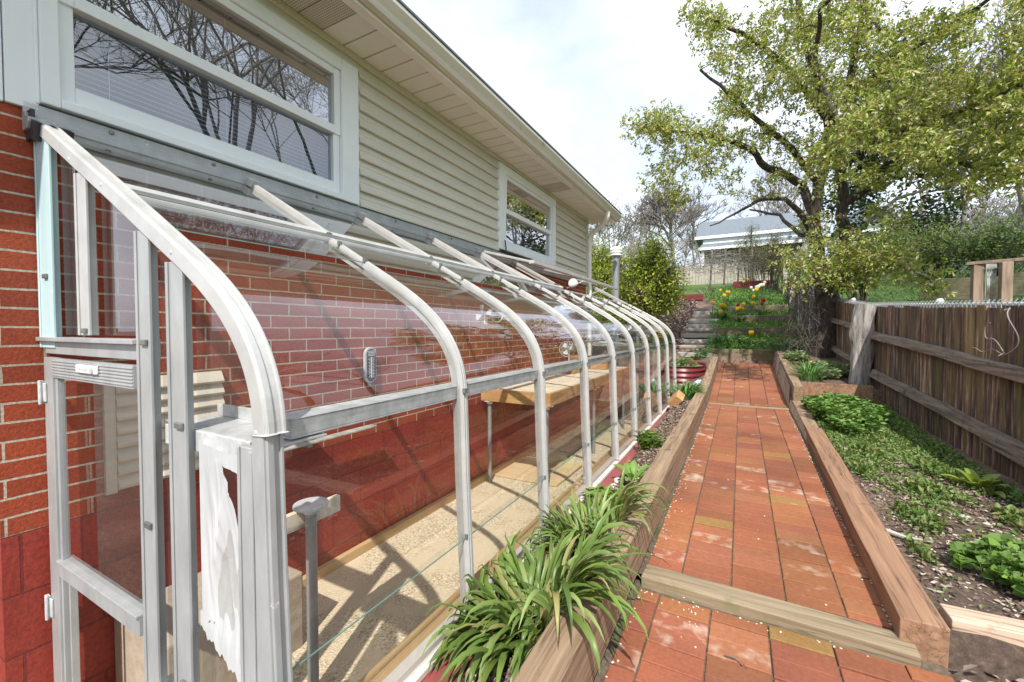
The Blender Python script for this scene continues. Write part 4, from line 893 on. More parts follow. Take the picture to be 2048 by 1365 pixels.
sz = [0.62, 0.76, 0.88, 1.01, 1.13, 1.25, 1.37, 1.49, 1.60, 1.71, 1.83]
for i, (y, z) in enumerate(zip(sy, sz)):
    b = MB(); x0 = 0.85+0.02*i; b.box(x0, y, z-0.10, x0+0.80-0.015*i, y+0.13, z); b.box(x0+0.01, y+0.14, z-0.12, x0+0.78-0.015*i, y+0.42, z-0.012); b.build('tread', M['greywood'], st, bevel=0.008)
b = MB()
for dz in (0.0, 0.10): b.box(0.2, 13.9, 1.98+dz, 1.15, 14.02, 2.075+dz)
o = b.build('retaining_wall', M['redmetal'], bevel=0.006); tag(o, 'low red retaining wall at the top of the slope left of the stairs', 'wall')
b = MB(); b.box(1.9, 16.5, 2.42, 3.1, 16.6, 2.75); o = b.build('retaining_wall', M['redmetal'], bevel=0.006); tag(o, 'red board wall behind the topmost garden bed', 'wall')
# red corrugated planter
pl = thing('oval_planter', 'dark red corrugated metal planter at the far end of the greenhouse', 'planter', (1.25, 7.9, 0.22))
def oval(r, n=40): return [(1.28+(0.36+r)*math.copysign(abs(math.cos(t))**0.75, math.cos(t)), 7.95+(0.72+r)*math.copysign(abs(math.sin(t))**0.75, math.sin(t))) for t in [2*math.pi*i/n for i in range(n)]]
b = MB(); rows = []; zz = np.linspace(0.18, 0.50, 17)
for i, z in enumerate(zz): rows.append([(x, y, z) for x, y in oval(0.010*math.sin(i*math.pi/2))])
rows += [[(x, y, 0.515) for x, y in oval(0.014)], [(x, y, 0.50) for x, y in oval(-0.014)], [(x, y, 0.40) for x, y in oval(-0.014)]]
n = 40
for r_ in rows: b.v += r_
for i in range(len(rows)-1):
    for k in range(n): b.f.append([i*n+k, i*n+(k+1) % n, (i+1)*n+(k+1) % n, (i+1)*n+k]); b.c.append((1,1,1))
b.build('metal_side', M['redmetal'], pl, smooth=True)
b = MB(); b.add([(x, y, 0.45) for x, y in oval(-0.013)], [tuple(range(n))]); b.build('soil', M['soil'], pl)
# block and brick by the greenhouse foot
b = MB(); b.beam((1.42, 5.55, 0.20), (1.53, 5.50, 0.31), 0.10, 0.16, up=(0,1,0.3)); b.v = b.v; o = b.build('wood_block', M['benchboard'], bevel=0.005); tag(o, 'brown wood block leaning on soil at the foot of the greenhouse', 'wood block')
b = MB(); b.beam((1.40, 5.62, 0.205), (1.52, 5.68, 0.21), 0.09, 0.06); o = b.build('loose_brick', M['redcurb'], bevel=0.004); tag(o, 'loose red brick beneath the leaning wood block', 'brick')
b = MB(); q = Vector((1.60, 6.55, 0.33)); b.lathe([(0.032, 0), (0.034, 0.11), (0.014, 0.15), (0.014, 0.175)], q, 12, axis=(0.35, 1, 0.25)); o = b.build('plastic_bottle', M['alucyan'], smooth=True); tag(o, 'pale blue plastic bottle lying beside the path timber near the red planter', 'bottle')
b = MB(); px = (0.22, 7.42)
vp = thing('vent_pipe', 'tall grey vent pipe with a white ribbed cap beyond the house corner', 'pipe', (px[0], px[1], 0.3))
b.lathe([(0.058, 0.2), (0.058, 2.40)], (px[0], px[1], 0), 16); b.build('pipe', M['pipe'], vp, smooth=True)
b = MB(); b.lathe([(0.062, 2.395), (0.10, 2.40), (0.10, 2.425), (0.075, 2.43), (0.075, 2.445), (0.105, 2.45), (0.105, 2.475), (0.08, 2.48), (0.08, 2.492), (0.105, 2.497), (0.10, 2.52), (0.06, 2.55), (0.01, 2.56)], (px[0], px[1], 0), 20); b.build('cap', M['white'], vp)

# ================================================================== FENCE
fe = thing('plank_fence', 'dark weathered plank fence with two rails along the garden bed', 'fence', (3.65, 5, 0.2))
b = MB(); y = 2.2
def ft(y): return 1.256+0.048*(y-3.86)+ (0.0 if y < 7.2 else 0.055*(y-7.2))
while y < 8.9:
    w = random.uniform(0.13, 0.185); k = random.uniform(0.65, 1.6); b.cur = (k*random.uniform(1.0,1.14), k, k*random.uniform(.82,.98)); x = fenx(y)+0.045; x2 = fenx(y+w)+0.045; dz = random.uniform(-0.012, 0.012); g = 0.004+random.random()*0.004; dx = random.uniform(0, 0.006)
    z0 = G(x-0.1, y)-0.25
    b.add([(x+dx,y+g,z0),(x+dx+0.016,y+g,z0),(x2+dx+0.016,y+w-g,z0),(x2+dx,y+w-g,z0),(x+dx,y+g,ft(y)+dz),(x+dx+0.016,y+g,ft(y)+dz),(x2+dx+0.016,y+w-g,ft(y+w)+dz+random.uniform(-.006,.006)),(x2+dx,y+w-g,ft(y+w)+dz)],
          [(0,3,2,1),(4,5,6,7),(0,1,5,4),(1,2,6,5),(2,3,7,6),(3,0,4,7)]); y += w
b.build('board_panel', M['fence'], fe)
M['clipwire'] = simple('old_zinc', (0.26,0.28,0.29), (0.40,0.42,0.43), rough=0.55, metal=0.2)
M['rail'] = simple('fence_rail', (0.075,0.055,0.045), (0.34,0.275,0.215), rough=0.95, scale=(34,1.5,34), bmp=0.9, bdist=0.01, blotch=(0.05,0.04,0.035), bl=(0.58,0.7), bscale=5)
def rail(ya, yb, za, zb, h=0.085):
    b = MB(); n = 10
    for i in range(n+1):
        y = ya+(yb-ya)*i/n; z = za+(zb-za)*i/n+random.uniform(-0.006, 0.006); x = fenx(y)+0.044
        b.v += [(x-0.065+random.uniform(-.008,.008), y, z-h/2), (x, y, z-h/2), (x, y, z+h/2), (x-0.055+random.uniform(-.01,.01), y, z+h/2+random.uniform(-.01,.004))]
    for i in range(n):
        for k in range(4): b.f.append([i*4+k, i*4+(k+1) % 4, (i+1)*4+(k+1) % 4, (i+1)*4+k]); b.c.append((1,1,1))
    b.f += [[0,1,2,3], [n*4+3, n*4+2, n*4+1, n*4]]; b.c += [(1,1,1)]*2
    return b.build('rail', M['rail'], fe, bevel=0.004)
rail(2.2, 6.72, 0.70, 1.045); rail(2.2, 6.72, 0.22, 0.575); rail(7.0, 8.9, 1.10, 1.28, 0.07); rail(7.0, 8.9, 0.62, 0.82, 0.07)
b = MB(); b.beam((fenx(4.45)+0.02, 4.3, 0.32), (fenx(3.4)+0.01, 3.3, 0.235), 0.05, 0.03); b.build('rail', M['rail'], fe, bevel=0.004)
b = MB(); pts = []; 
PP_ = [(3.50, 6.85, 0.05), (3.505, 6.86, 0.30), (3.52, 6.87, 0.62), (3.53, 6.87, 1.0), (3.555, 6.88, 1.30), (3.57, 6.88, 1.40)]; zz_ = np.linspace(0.05, 1.42, 22); b.tube([(float(np.interp(z, [p[2] for p in PP_], [p[0] for p in PP_]))+0.008*math.sin(z*9), 6.87, z) for z in zz_], [0.118+0.010*math.sin(z*7)+0.006*math.sin(z*19)-0.012*max(0, z-1.2) for z in zz_], 22)
for i, v in enumerate(b.v): 
    q = Vector(v); k = 1+0.09*math.sin(math.atan2(q.y-6.87, q.x-3.53)*3+q.z*4)+0.06*math.sin(math.atan2(q.y-6.87, q.x-3.53)*7-q.z*9); c0 = Vector((3.53, 6.87, q.z)); b.v[i] = tuple(c0+(q-c0)*k)
o = b.build('fence_post', M['postwood'], smooth=True); tag(o, 'thick gnarled grey log post leaning against the plank fence', 'fence post')
f2 = thing('picket_fence', 'grey stepped picket fence climbing the slope behind the old tree', 'fence', (3.4, 11, 0.8))
b = MB(); y = 8.95
while y < 15.4:
    w = 0.11; x = fenx(y)+0.02; k = random.uniform(0.8, 1.9); b.cur = (k, k*1.02, k*1.02); stp = math.floor((y-8.95)/1.3)*1.3+8.95; top = pw(stp, [(8.95, 1.75), (11.5, 2.1), (15.4, 3.05)])+random.uniform(-0.03, 0.02)
    b.box(x, y, G(x-0.1, y)-0.1, x+0.018, y+w-0.008, top); y += w
b.build('board_panel', M['fence'], f2)
for y in (8.95, 10.25, 11.55, 12.85, 14.15):
    b = MB(); b.box(fenx(y)-0.08, y-0.05, G(fenx(y), y)-0.2, fenx(y)+0.015, y+0.05, pw(y, [(8.95, 1.75), (11.5, 2.15), (15.4, 3.1)])+0.05); b.build('post', M['greywood'], f2, bevel=0.006)
# chain link fence
cl = thing('chain_link_fence', 'steel chain link fence whose top rail and twisted wire ends show above the planks', 'fence', (3.85, 5, 0.3))
def cz(y): return ft(y)+0.015
b = MB(); yy = np.linspace(2.0, 8.8, 14); b.tube([(fenx(y)+0.105, y, cz(y)) for y in yy], 0.017, 10); b.build('top_rail', M['galv'], cl, smooth=True)
b = MB()
y = 2.2
while y < 8.8:
    x = fenx(y)+0.105; z = cz(y)
    for s in (-1, 1):
        b.tube([(x-0.024, y+s*0.028, z-0.05), (x-0.022, y, z+0.005), (x-0.012*s, y-s*0.022, z+0.040)], 0.0017, 4)
    b.tube([(x-0.022, y+0.005, z-0.02), (x-0.026, y+0.01, z+0.01), (x, y+0.012, z+0.026)], 0.003, 4)
    y += 0.066
b.build('wire_ends', M['clipwire'], cl)
b = MB(); nd_ = 0.066
for k in range(100):
    y = 2.2+k*nd_; x = fenx(y)+0.108
    b.tube([(x+0.006*(-1)**i, y+nd_/2*(i % 2), cz(y)-0.03-i*0.033) for i in range(30)], 0.0016, 3)
b.build('wire_mesh', M['galv'], cl)
for y in (2.6, 5.4, 8.2):
    b = MB(); b.lathe([(0.03, 0.0), (0.03, cz(y)+0.03), (0.034, cz(y)+0.03), (0.02, cz(y)+0.06)], (fenx(y)+0.14, y, 0), 12); b.build('post', M['galv'], cl, smooth=True)
b = MB(); b.tube([(3.66+0.02*math.sin(t*2.1), 3.97+0.10*math.cos(t)*(0.6+t*0.05), 1.24-0.045*t+0.07*math.sin(t)) for t in np.linspace(0, 6.6, 40)], 0.0035, 5)
b.tube([(3.63, 4.02+0.16*math.sin(t*0.9+0.6), 1.16-0.05*t+0.02*math.sin(3*t)) for t in np.linspace(0, 3.4, 26)], 0.003, 5); b.tube([(3.62, 4.36-0.12*t, 0.975+0.012*math.sin(t*3)) for t in np.linspace(0, 3.5, 20)], 0.0025, 5)
b.v = [(x, y-0.10, z) for x, y, z in b.v]; o = b.build('dry_vine', M['barebark']); tag(o, 'pale dry curled vine hanging over the plank fence', 'vine')

# ================================================================== NEIGHBOUR'S GARDEN
M['framewood'] = simple('rough_post_wood', (0.22,0.15,0.11), (0.42,0.31,0.24), rough=0.9, scale=(30,30,3), bmp=0.5)
fr = thing('post_frame', 'open frame of rough wooden posts with a top beam beyond the fence', 'frame', (5.4, 8.6, 1.0))
pa, pb2 = at(1953, 600, y=8.4), at(2010, 600, y=8.2)
for p, y in ((pa, 8.4), (pb2, 8.2)):
    b = MB(); b.box(p.x-0.055, y-0.05, 0.6, p.x+0.055, y+0.05, at(1953, 531, y=8.4).z); b.build('post', M['framewood'], fr, bevel=0.008)
zz = at(1953, 531, y=8.4).z
b = MB(); b.beam((pa.x-0.12, 8.42, zz+0.025), (pb2.x+1.4, 7.9, zz+0.05), 0.10, 0.045); b.build('beam', M['framewood'], fr, bevel=0.006)
b = MB()
for i in range(22): b.tube([(pa.x+0.05+(pb2.x-pa.x-0.1)*(i/21), 8.3, 0.8), (pa.x+0.05+(pb2.x-pa.x-0.1)*(((i*5) % 22)/21), 8.3, zz)], 0.002, 3)
b.build('wire_mesh', M['galv'], fr)
gb = thing('raised_bed', 'dark brown timber raised bed beyond the fence', 'raised bed', (6.4, 11, 1.5))
p0, p1 = at(1842, 580, y=11.5), at(1950, 585, y=11.0)
b = MB(); b.beam((p0.x, 11.5, p0.z+0.0), (p1.x+0.3, 10.9, p1.z+0.05), 0.10, 0.42); b.build('side_boards', M['mosswood'], gb, bevel=0.01)
b = MB(); b.beam((p1.x+0.3, 10.9, p1.z+0.1), (p1.x+3.2, 11.6, p1.z+0.25), 0.10, 0.42); b.build('side_boards', M['mosswood'], gb, bevel=0.01)
c2 = thing('wire_garden_fence', 'tall pale wire fence with a top pipe far behind the wooden frame', 'fence', (12, 17, 2.6))
b = MB(); pA = at(1900, 517, y=17.0); pB = at(2090, 512, y=15.0); b.tube([pA, pB], 0.02, 6); b.build('top_rail', M['galv'], c2)
b = MB()
for i in range(60):
    p = pA.lerp(pB, i/59); q = pA.lerp(pB, min(1, i/59+0.03)); b.tube([p, q-Vector((0, 0, 1.6))], 0.004, 3); b.tube([q, p-Vector((0, 0, 1.6))], 0.004, 3)
b.build('wire_mesh', M['galv'], c2)
# ================================================================== FAR HOUSES
fh = thing('grey_roofed_house', 'pale blue grey cottage with grey shingle roof and porch at the top of the hill', 'house', (1, 31, 5))
A = lambda u, v, y: at(u, v, y=y)
x0, x1 = A(1398, 480, 31).x, A(1398, 480, 31).x+5.6
zr_, ze_ = A(1450, 437, 33.5).z, A(1450, 471, 31).z
b = MB(); b.box(x0+0.25, 30.98, 3.5, x1, 37, ze_-0.02); b.build('wall', M['palewall'], fh)
b = MB(); b.add([(x0-0.2, 30.9, ze_), (x1, 30.9, ze_), (x1, 34, zr_), (x0-0.2, 34, zr_), (x0-0.2, 37.1, ze_), (x1, 37.1, ze_), (x0-0.2, 30.9, ze_-0.14), (x1, 30.9, ze_-0.14), (x0-0.2, 37.1, ze_-0.14), (x1, 37.1, ze_-0.14)], [(0,1,2,3), (3,2,5,4), (0,6,7,1), (0,3,4,8,6), (6,8,9,7)]); rf = b.build('roof', M['roofshingle'], fh)
b = MB(); b.box(x0-0.25, 30.80, ze_-0.16, x1, 30.895, ze_+0.02); b.box(x0-0.27, 30.9, ze_-0.18, x0-0.205, 37, ze_-0.02); b.build('gutter', M['white'], fh)
zp = A(1420, 496, 28.5).z; zpw = A(1420, 488, 31).z
b = MB(); b.add([(x0+0.2, 28.4, zp), (x1, 28.4, zp), (x1, 30.97, zpw), (x0+0.2, 30.97, zpw), (x0+0.2, 28.4, zp-0.15), (x1, 28.4, zp-0.15), (x1, 30.97, zp-0.15), (x0+0.2, 30.97, zp-0.15)], [(0,1,2,3), (0,4,5,1), (4,7,6,5), (0,3,7,4)]); b.build('porch_roof', M['roofshingle'], fh)
for i in range(3): 
    b = MB(); xx = x0+0.35+i*2.6; b.box(xx, 28.5, 3.0, xx+0.16, 28.66, zp-0.15); b.build('porch_post', M['white'], fh, bevel=0.01)
b = MB(); b.box(x0+0.2, 28.34, zp-0.14, x1, 28.395, zp+0.02); b.build('porch_gutter', M['white'], fh)
b = MB(); b.box(x0+1.9, 30.92, zp-1.9, x0+2.9, 30.97, zp-0.55); b.build('window', M['dark'], fh)
b = MB(); b.box(x0+0.2, 28.3, 2.5, x1, 30.97, 3.9); b.build('porch_floor', M['greywood'], fh)
h2 = thing('blue_grey_house', 'blue grey house partly hidden behind the big tree', 'house', (9, 34, 5))
xa, xb = A(1690, 450, 34).x, A(1775, 450, 34).x
za, zb = A(1700, 450, 34).z, A(1700, 505, 34).z
b = MB(); b.box(xa, 34, 3.5, xb, 39, za); b.build('wall', M['palewall'], h2)
b = MB(); b.prism([(xa-0.3, za), (xb+0.3, za), ((xa+xb)/2, za+1.3)], 33.7, 39); b.build('roof', M['roofshingle'], h2)
b = MB(); b.box((xa+xb)/2-0.4, 33.93, zb, (xa+xb)/2+0.5, 33.99, zb+1.2); b.build('window', M['dark'], h2)
bf = MB(); yb = 20.0; pA = A(1270, 560, yb); pB = A(1545, 560, yb)
n_ = 44
for i in range(n_):
    x = pA.x+(pB.x-pA.x)*i/n_; k = random.uniform(0.85, 1.1); bf.cur = (k,k,k); bf.box(x, yb, 2.6, x+(pB.x-pA.x)/n_-0.012, yb+0.03, A(1400, 531, yb).z+random.uniform(-0.03, 0.03))
o = bf.build('board_fence', M['beigewall']); tag(o, 'beige vertical board fence at the top of the garden below the far cottage', 'fence')
ar = thing('vine_arbor', 'rustic arbor of dark poles overgrown with bare vines below the cottage', 'arbor', (2.3, 17, 2.6))
for (u, y) in ((1420, 17.0), (1447, 16.6), (1475, 17.2), (1500, 16.8)):
    p = A(u, 560, y); b = MB(); b.tube([(p.x, y, G(p.x, y)-0.1), (p.x+0.03, y, G(p.x, y)+0.7), (p.x+0.06, y, G(p.x, y)+1.5)], 0.035, 6); b.build('pole', M['twig'], ar)
sg = []
for i in range(520):
    u = random.uniform(1360, 1560); v = random.gauss(528, 14)-(abs(u-1440)*0.03); y = random.uniform(16, 18); p = A(u, v, y); d = Vector((random.gauss(0, 1), random.gauss(0, .6), random.gauss(0, .35)))*0.28; q = p+d; sg.append([*p, *q, 0.009, 0.005]); sg.append([*q, *(q+Vector((random.gauss(0,.12), random.gauss(0,.1), -abs(random.gauss(0,.2))))), 0.005, 0.003])
segs_mesh('vine', sg, M['barebark'], ar, 3)
# ================================================================== TREES
def grow(nodes, nrad, targets, jit=0.06, step=0.22, r_tip=0.004, droop=0.0):
    """connect each target to the nearest node already in the skeleton with a crooked twig; returns segments"""
    N = np.array(nodes); RD = np.array(nrad); segs = []; order = np.argsort([np.min(np.sum((N-t)**2, axis=1)) for t in targets]); tips = [None]*len(targets)
    for oi in order:
        t = np.asarray(targets[oi]); d2 = np.sum((N-t)**2, axis=1)+0.02*np.maximum(0, N[:, 2]-t[2])*0; j = int(np.argmin(d2)); p = N[j]; L = math.sqrt(d2[j]); n = max(2, int(L/step)); r0 = min(RD[j]*0.75, 0.006+0.016*L)
        pts = [p]
        for i in range(1, n+1):
            s = i/n; q = p+(t-p)*s+rng.normal(size=3)*jit*L*0.6*math.sin(math.pi*s)+np.array([0, 0, 0.10*L*math.sin(math.pi*s)-droop*L*s*s]); pts.append(q)
        rr = [max(r_tip, r0*(1-s/n)+r_tip*(s/n)) for s in range(n+1)]
        for i in range(n): segs.append([*pts[i], *pts[i+1], rr[i], rr[i+1]])
        N = np.vstack([N, np.array(pts[1:])]); RD = np.concatenate([RD, rr[1:]]); tips[oi] = (pts[-1], pts[-1]-pts[-2])
    return segs, tips
tree = thing('blossom_tree', 'big old tree with twisted dark trunk and yellow green spring leaves by the fence', 'tree', (3.41, 8.9, 0.4))
limbs = [  # (pixel u, v, depth Y, radius)
 [(1645,742,8.9,.215),(1648,715,8.9,.185),(1651,690,8.9,.17),(1656,655,8.92,.155),(1661,625,8.95,.15),(1656,598,8.95,.16),(1648,572,8.95,.15)],
 [(1648,575,8.95,.12),(1640,540,8.95,.105),(1632,490,8.9,.095),(1628,440,8.85,.09),(1636,385,8.8,.085),(1650,330,8.8,.08),(1660,260,8.7,.072),(1645,190,8.6,.064),(1618,110,8.5,.056),(1598,20,8.4,.048),(1592,-90,8.3,.035),(1600,-220,8.2,.02)],
 [(1660,590,8.95,.11),(1676,545,9.0,.10),(1690,480,9.1,.09),(1686,410,9.1,.085),(1680,340,9.1,.078),(1683,260,9.1,.07),(1700,160,9.1,.058),(1722,50,9.0,.045),(1745,-80,8.9,.03),(1760,-200,8.8,.018)],
 [(1630,450,8.85,.08),(1605,370,8.7,.068),(1565,346,8.5,.06),(1528,332,8.3,.055),(1505,300,8.1,.048),(1470,285,7.9,.04),(1410,272,7.7,.03),(1330,262,7.5,.02),(1265,248,7.3,.01)],
 [(1630,480,8.9,.06),(1600,425,8.6,.045),(1570,398,8.3,.035),(1520,400,8.0,.026),(1470,428,7.8,.018),(1420,452,7.6,.01)],
 [(1640,370,8.8,.06),(1585,300,8.5,.05),(1520,245,8.1,.04),(1460,190,7.8,.03),(1400,140,7.5,.018)],
 [(1655,240,8.7,.055),(1570,130,8.3,.045),(1490,70,7.9,.032),(1410,35,7.6,.018)],
 [(1686,410,9.1,.065),(1735,378,8.9,.055),(1775,325,8.6,.05),(1850,308,8.2,.042),(1930,330,7.8,.03),(2010,352,7.4,.018)],
 [(1680,335,9.1,.06),(1770,270,8.7,.05),(1870,240,8.2,.042),(1970,205,7.5,.032),(2090,150,6.8,.02)],
 [(1695,190,9.1,.055),(1790,120,8.6,.045),(1890,60,8.0,.034),(2000,-20,7.3,.022)],
 [(1664,585,8.95,.05),(1690,553,8.7,.04),(1725,545,8.4,.03),(1790,528,8.1,.02),(1860,560,7.8,.012)],
 [(1655,260,8.7,.05),(1640,200,8.2,.042),(1630,120,7.5,.034),(1640,20,6.8,.025),(1700,-40,6.0,.018),(1760,60,5.6,.012)],
 [(1630,120,7.5,.034),(1660,210,6.6,.028),(1690,260,6.0,.02),(1720,280,5.7,.01)],
 [(1690,450,9.1,.05),(1720,460,9.4,.04),(1790,400,10.0,.03),(1850,380,10.6,.02)],
 [(1632,470,8.9,.05),(1600,470,9.3,.04),(1560,430,9.9,.03),(1500,420,10.5,.018)],
]
b = MB(); nodes = []; nrad = []
for L_ in limbs:
    P_ = [at(u, v, y=y) for u, v, y, r in L_]; r_ = [q[3] for q in L_]; Q = []; rq = []
    for i in range(len(P_)-1):
        for s in range(3):
            t = s/3; Q.append(P_[i].lerp(P_[i+1], t)+Vector((random.gauss(0,.012), random.gauss(0,.012), random.gauss(0,.008)))*(1 if s else 0)); rq.append(r_[i]*(1-t)+r_[i+1]*t)
    Q.append(P_[-1]); rq.append(r_[-1]); b.tube(Q, rq, 12 if r_[0] > .1 else 8)
    if r_[0] < .13:
        nodes += [tuple(q) for q in Q[2:]]; nrad += rq[2:]
for i, v in enumerate(b.v):
    q = Vector(v)
    if q.z < 2.2: b.v[i] = (q.x+0.014*math.sin(q.z*11+q.y*25), q.y+0.012*math.sin(q.z*9+q.x*31), q.z)
b.build('trunk', M['bark'], tree, smooth=True)
blobs = [  # u, v, half widths, depth Y, half depth, weight
 (1300,262,62,42,7.5,.5,20),(1370,320,72,62,7.7,.7,34),(1340,250,60,48,7.6,.6,20),(1430,265,70,58,7.9,.8,32),(1310,370,40,36,7.6,.4,9),(1345,395,38,34,7.6,.4,8),
 (1420,60,52,56,7.7,.7,24),(1390,45,36,44,7.6,.5,10),(1480,120,70,70,8.0,.9,36),(1480,200,60,50,8.0,.8,26),(1560,60,80,70,8.2,1.1,42),(1560,170,70,60,8.4,1.0,32),
 (1530,280,70,46,8.3,.9,26),(1450,350,60,50,8.0,.7,14),(1540,370,60,40,8.2,.7,10),(1640,60,80,80,8.4,1.2,40),(1640,190,80,60,8.2,1.1,34),(1640,300,70,50,8.5,1.0,20),
 (1720,40,80,80,8.8,1.2,40),(1740,160,80,70,8.7,1.2,46),(1740,260,80,60,8.7,1.1,46),(1740,360,60,40,8.7,.9,18),(1820,90,80,80,8.3,1.2,42),(1840,210,80,70,8.3,1.2,48),(1850,310,80,60,8.2,1.0,40),
 (1920,60,60,50,7.6,1.0,24),(1940,170,80,60,7.6,1.0,38),(1950,280,80,70,7.6,1.0,44),(1950,370,80,44,7.6,.9,18),(2030,230,60,60,7.1,.8,28),(2040,330,60,60,7.1,.8,26),(2050,110,50,70,7.0,.7,26),(2040,30,30,30,6.8,.5,8),(2100,200,60,140,6.8,.8,30),
 (1600,560,52,34,8.4,.5,14),(1660,520,64,46,8.4,.6,30),(1730,495,62,46,8.4,.6,28),(1700,560,62,34,8.4,.6,18),(1570,520,42,34,8.5,.5,8),(1790,520,60,40,8.2,.6,16),(1850,560,60,26,7.9,.5,8),(1880,575,36,18,7.8,.3,5),(1620,450,60,40,8.6,.7,10),(1780,440,60,36,8.4,.8,12),
 (1700,250,80,70,6.0,.6,18),(1790,170,90,80,5.8,.6,8),(1740,60,100,80,5.6,.6,8),(1640,330,60,50,6.4,.5,18),(1850,300,70,50,6.1,.5,9),(1600,130,70,60,6.6,.6,14),(1640,-120,200,110,7.8,1.6,70),(1850,-120,160,110,7.6,1.5,50),(1650,-40,90,70,6.6,.7,22),
]
tg = []; wid = []
for (u, v, a, c_, y, dy, n_) in blobs:
    for i in range(int(n_*1.9)):
        d = rng.normal(size=3); d /= np.linalg.norm(d); d *= rng.random()**0.4
        p = at(u+d[0]*a, v+d[1]*c_, y=y+d[2]*dy); tg.append(np.array(p))
segs, tips = grow(nodes, nrad, tg, jit=0.16, step=0.16, r_tip=0.0035, droop=0.05)
S = np.array(segs)
segs_mesh('branches', S, M['twigbark'], tree, 4)
P = []; D = []
for tp in tips:
    p, d = tp; d = d/(np.linalg.norm(d)+1e-6); nl = rng.integers(4, 7)
    for s_ in range(nl):
        c0 = p-d*rng.uniform(0, 0.22)+rng.normal(size=3)*0.065
        k = rng.integers(5, 8); dd = unit(rng.normal(size=(k, 3))+d*0.6+np.array([0, 0, 0.05]))
        P.append(np.repeat(c0[None], k, 0)+dd*0.008+rng.normal(size=(k, 3))*0.012); D.append(dd)
P = np.vstack(P); D = np.vstack(D); D[:, 2] -= 0.25
PALT = [(0.34,0.41,0.075),(0.42,0.48,0.11),(0.26,0.35,0.06),(0.48,0.49,0.18),(0.19,0.28,0.05),(0.58,0.53,0.32),(0.36,0.44,0.085),(0.46,0.39,0.17),(0.60,0.58,0.38)]
leaf_obj('leaves', P, D, rng.uniform(0.032, 0.074, len(P)), rng.uniform(0.016, 0.034, len(P)), PALT, M['leaf'], tree, nb=0.8, jit=0.22)
# vines on the trunk's left side
sg = []
for i in range(420):
    u = random.gauss(1610, 24); v = random.uniform(540, 690); y = random.uniform(8.6, 9.2); p = at(u, v, y=y); q = p+Vector((random.gauss(0,.07), random.gauss(0,.07), random.gauss(-.08,.1))); sg.append([*p, *q, .005, .004]); sg.append([*q, *(q+Vector((random.gauss(0,.09), random.gauss(0,.07), random.gauss(-.06,.09)))), .004, .003])
vm_ = segs_mesh('climbing_vine', sg, M['twig'], None, 3); tag(vm_, 'tangle of bare climbing vine stems left of the old trunk', 'vine')

def bare_segs(base, H, r, levels=5, spread=0.55, nb=(2, 3), lean=(0, 0, 1)):
    out = []
    def rec(p, d, L, r, lv):
        n = 3; q = p
        for i in range(n):
            d = (d+Vector((random.gauss(0,.10), random.gauss(0,.10), random.gauss(0.03,.06)))).normalized(); q2 = q+d*L/n; out.append([*q, *q2, r*(1-i*0.12), r*(1-(i+1)*0.12)]); q = q2
            if lv < levels and i > 0 and random.random() < 0.7: rec(q, (d+Vector((random.gauss(0,spread*1.2), random.gauss(0,spread*1.2), random.gauss(0.1,spread*.5)))).normalized(), L*random.uniform(.5,.75), r*0.5, lv+1)
        if lv < levels:
            for k in range(random.randint(*nb)): rec(q, (d+Vector((random.gauss(0,spread), random.gauss(0,spread), random.gauss(0.12,spread*.4)))).normalized(), L*random.uniform(.6,.85), r*0.62, lv+1)
    rec(Vector(base), Vector(lean).normalized(), H*0.34, r, 0); return np.array(out)
M['bark2'] = M['barebark']
def bare_tree(label, x, y, H, r, levels=5, spread=0.5, group=None, buds=0, lean=(0,0,1), thin=0.012):
    z = G(x, y); t = thing('bare_tree', label, 'tree', (x, y, z), group); S = bare_segs((x, y, z-0.1), H, r, levels, spread, lean=lean)
    S[:, 6] = np.maximum(S[:, 6], thin); S[:, 7] = np.maximum(S[:, 7], thin*0.7); big = S[:, 6] > r*0.42
    segs_mesh('trunk', S[big], M['barebark'], t, 6); segs_mesh('branches', S[~big], M['barebark'], t, 3)
    if buds:
        tipz = S[~big]; k = rng.integers(0, len(tipz), buds); P_ = tipz[k, 3:6]+rng.normal(size=(buds, 3))*0.08; leaf_obj('leaves', P_, rnd_dirs(buds), rng.uniform(.05,.10,buds), rng.uniform(.03,.05,buds), [(0.20,0.25,0.06),(0.15,0.20,0.05),(0.26,0.27,0.10)], M['leaf'], t)
    return t
def xy(u, y): p = at(u, 600, y=y); return p.x
for lab, u, y, H, r, lv, sp_, bd in [
 ('slender bare tree just right of the house eave, behind the green bush', 1215, 22, 3.9, .07, 5, .45, 900),
 ('bare many limbed tree left of the cottage, darkest of the leafless ones', 1345, 24, 5.0, .12, 6, .5, 0),
 ('thin bare tree close beside the cottage gable', 1385, 27, 4.8, .08, 5, .5, 0),
 ('pale leafless tree furthest left on the hill', 1275, 30, 5.2, .09, 5, .5, 0),
 ('bare tree rising behind the cottage roof', 1500, 42, 8.5, .16, 5, .55, 0),
 ('tall bare tree at the right edge beyond the wooden post frame', 2035, 20, 7.5, .17, 6, .55, 500),
 ('leaning bare tree right of the dark evergreen', 1915, 22, 6.5, .11, 5, .5, 700),
 ('broad bare tree behind the blue grey house', 1840, 42, 10.5, .2, 5, .55, 0),
 ('distant thin bare tree between the cottage and the old tree', 1600, 44, 8.5, .14, 5, .5, 0)]:
    bare_tree(lab, xy(u, y), y, H, r, lv, sp_, 'bare trees on the hill', bd)
bare_tree('tall leafless tree right of the fence, seen only mirrored in the window', 9.5, 6.5, 12.5, .13, 6, .5, None, 0, thin=0.006)
bare_tree('second leafless tree right of the fence, seen only mirrored in the window', 12.0, 11.0, 13.5, .12, 6, .5, None, 0, thin=0.006)
bare_tree('third leafless tree beyond the fence, seen only mirrored in the window', 11.0, 2.5, 11.5, .11, 6, .5, None, 0, thin=0.006)
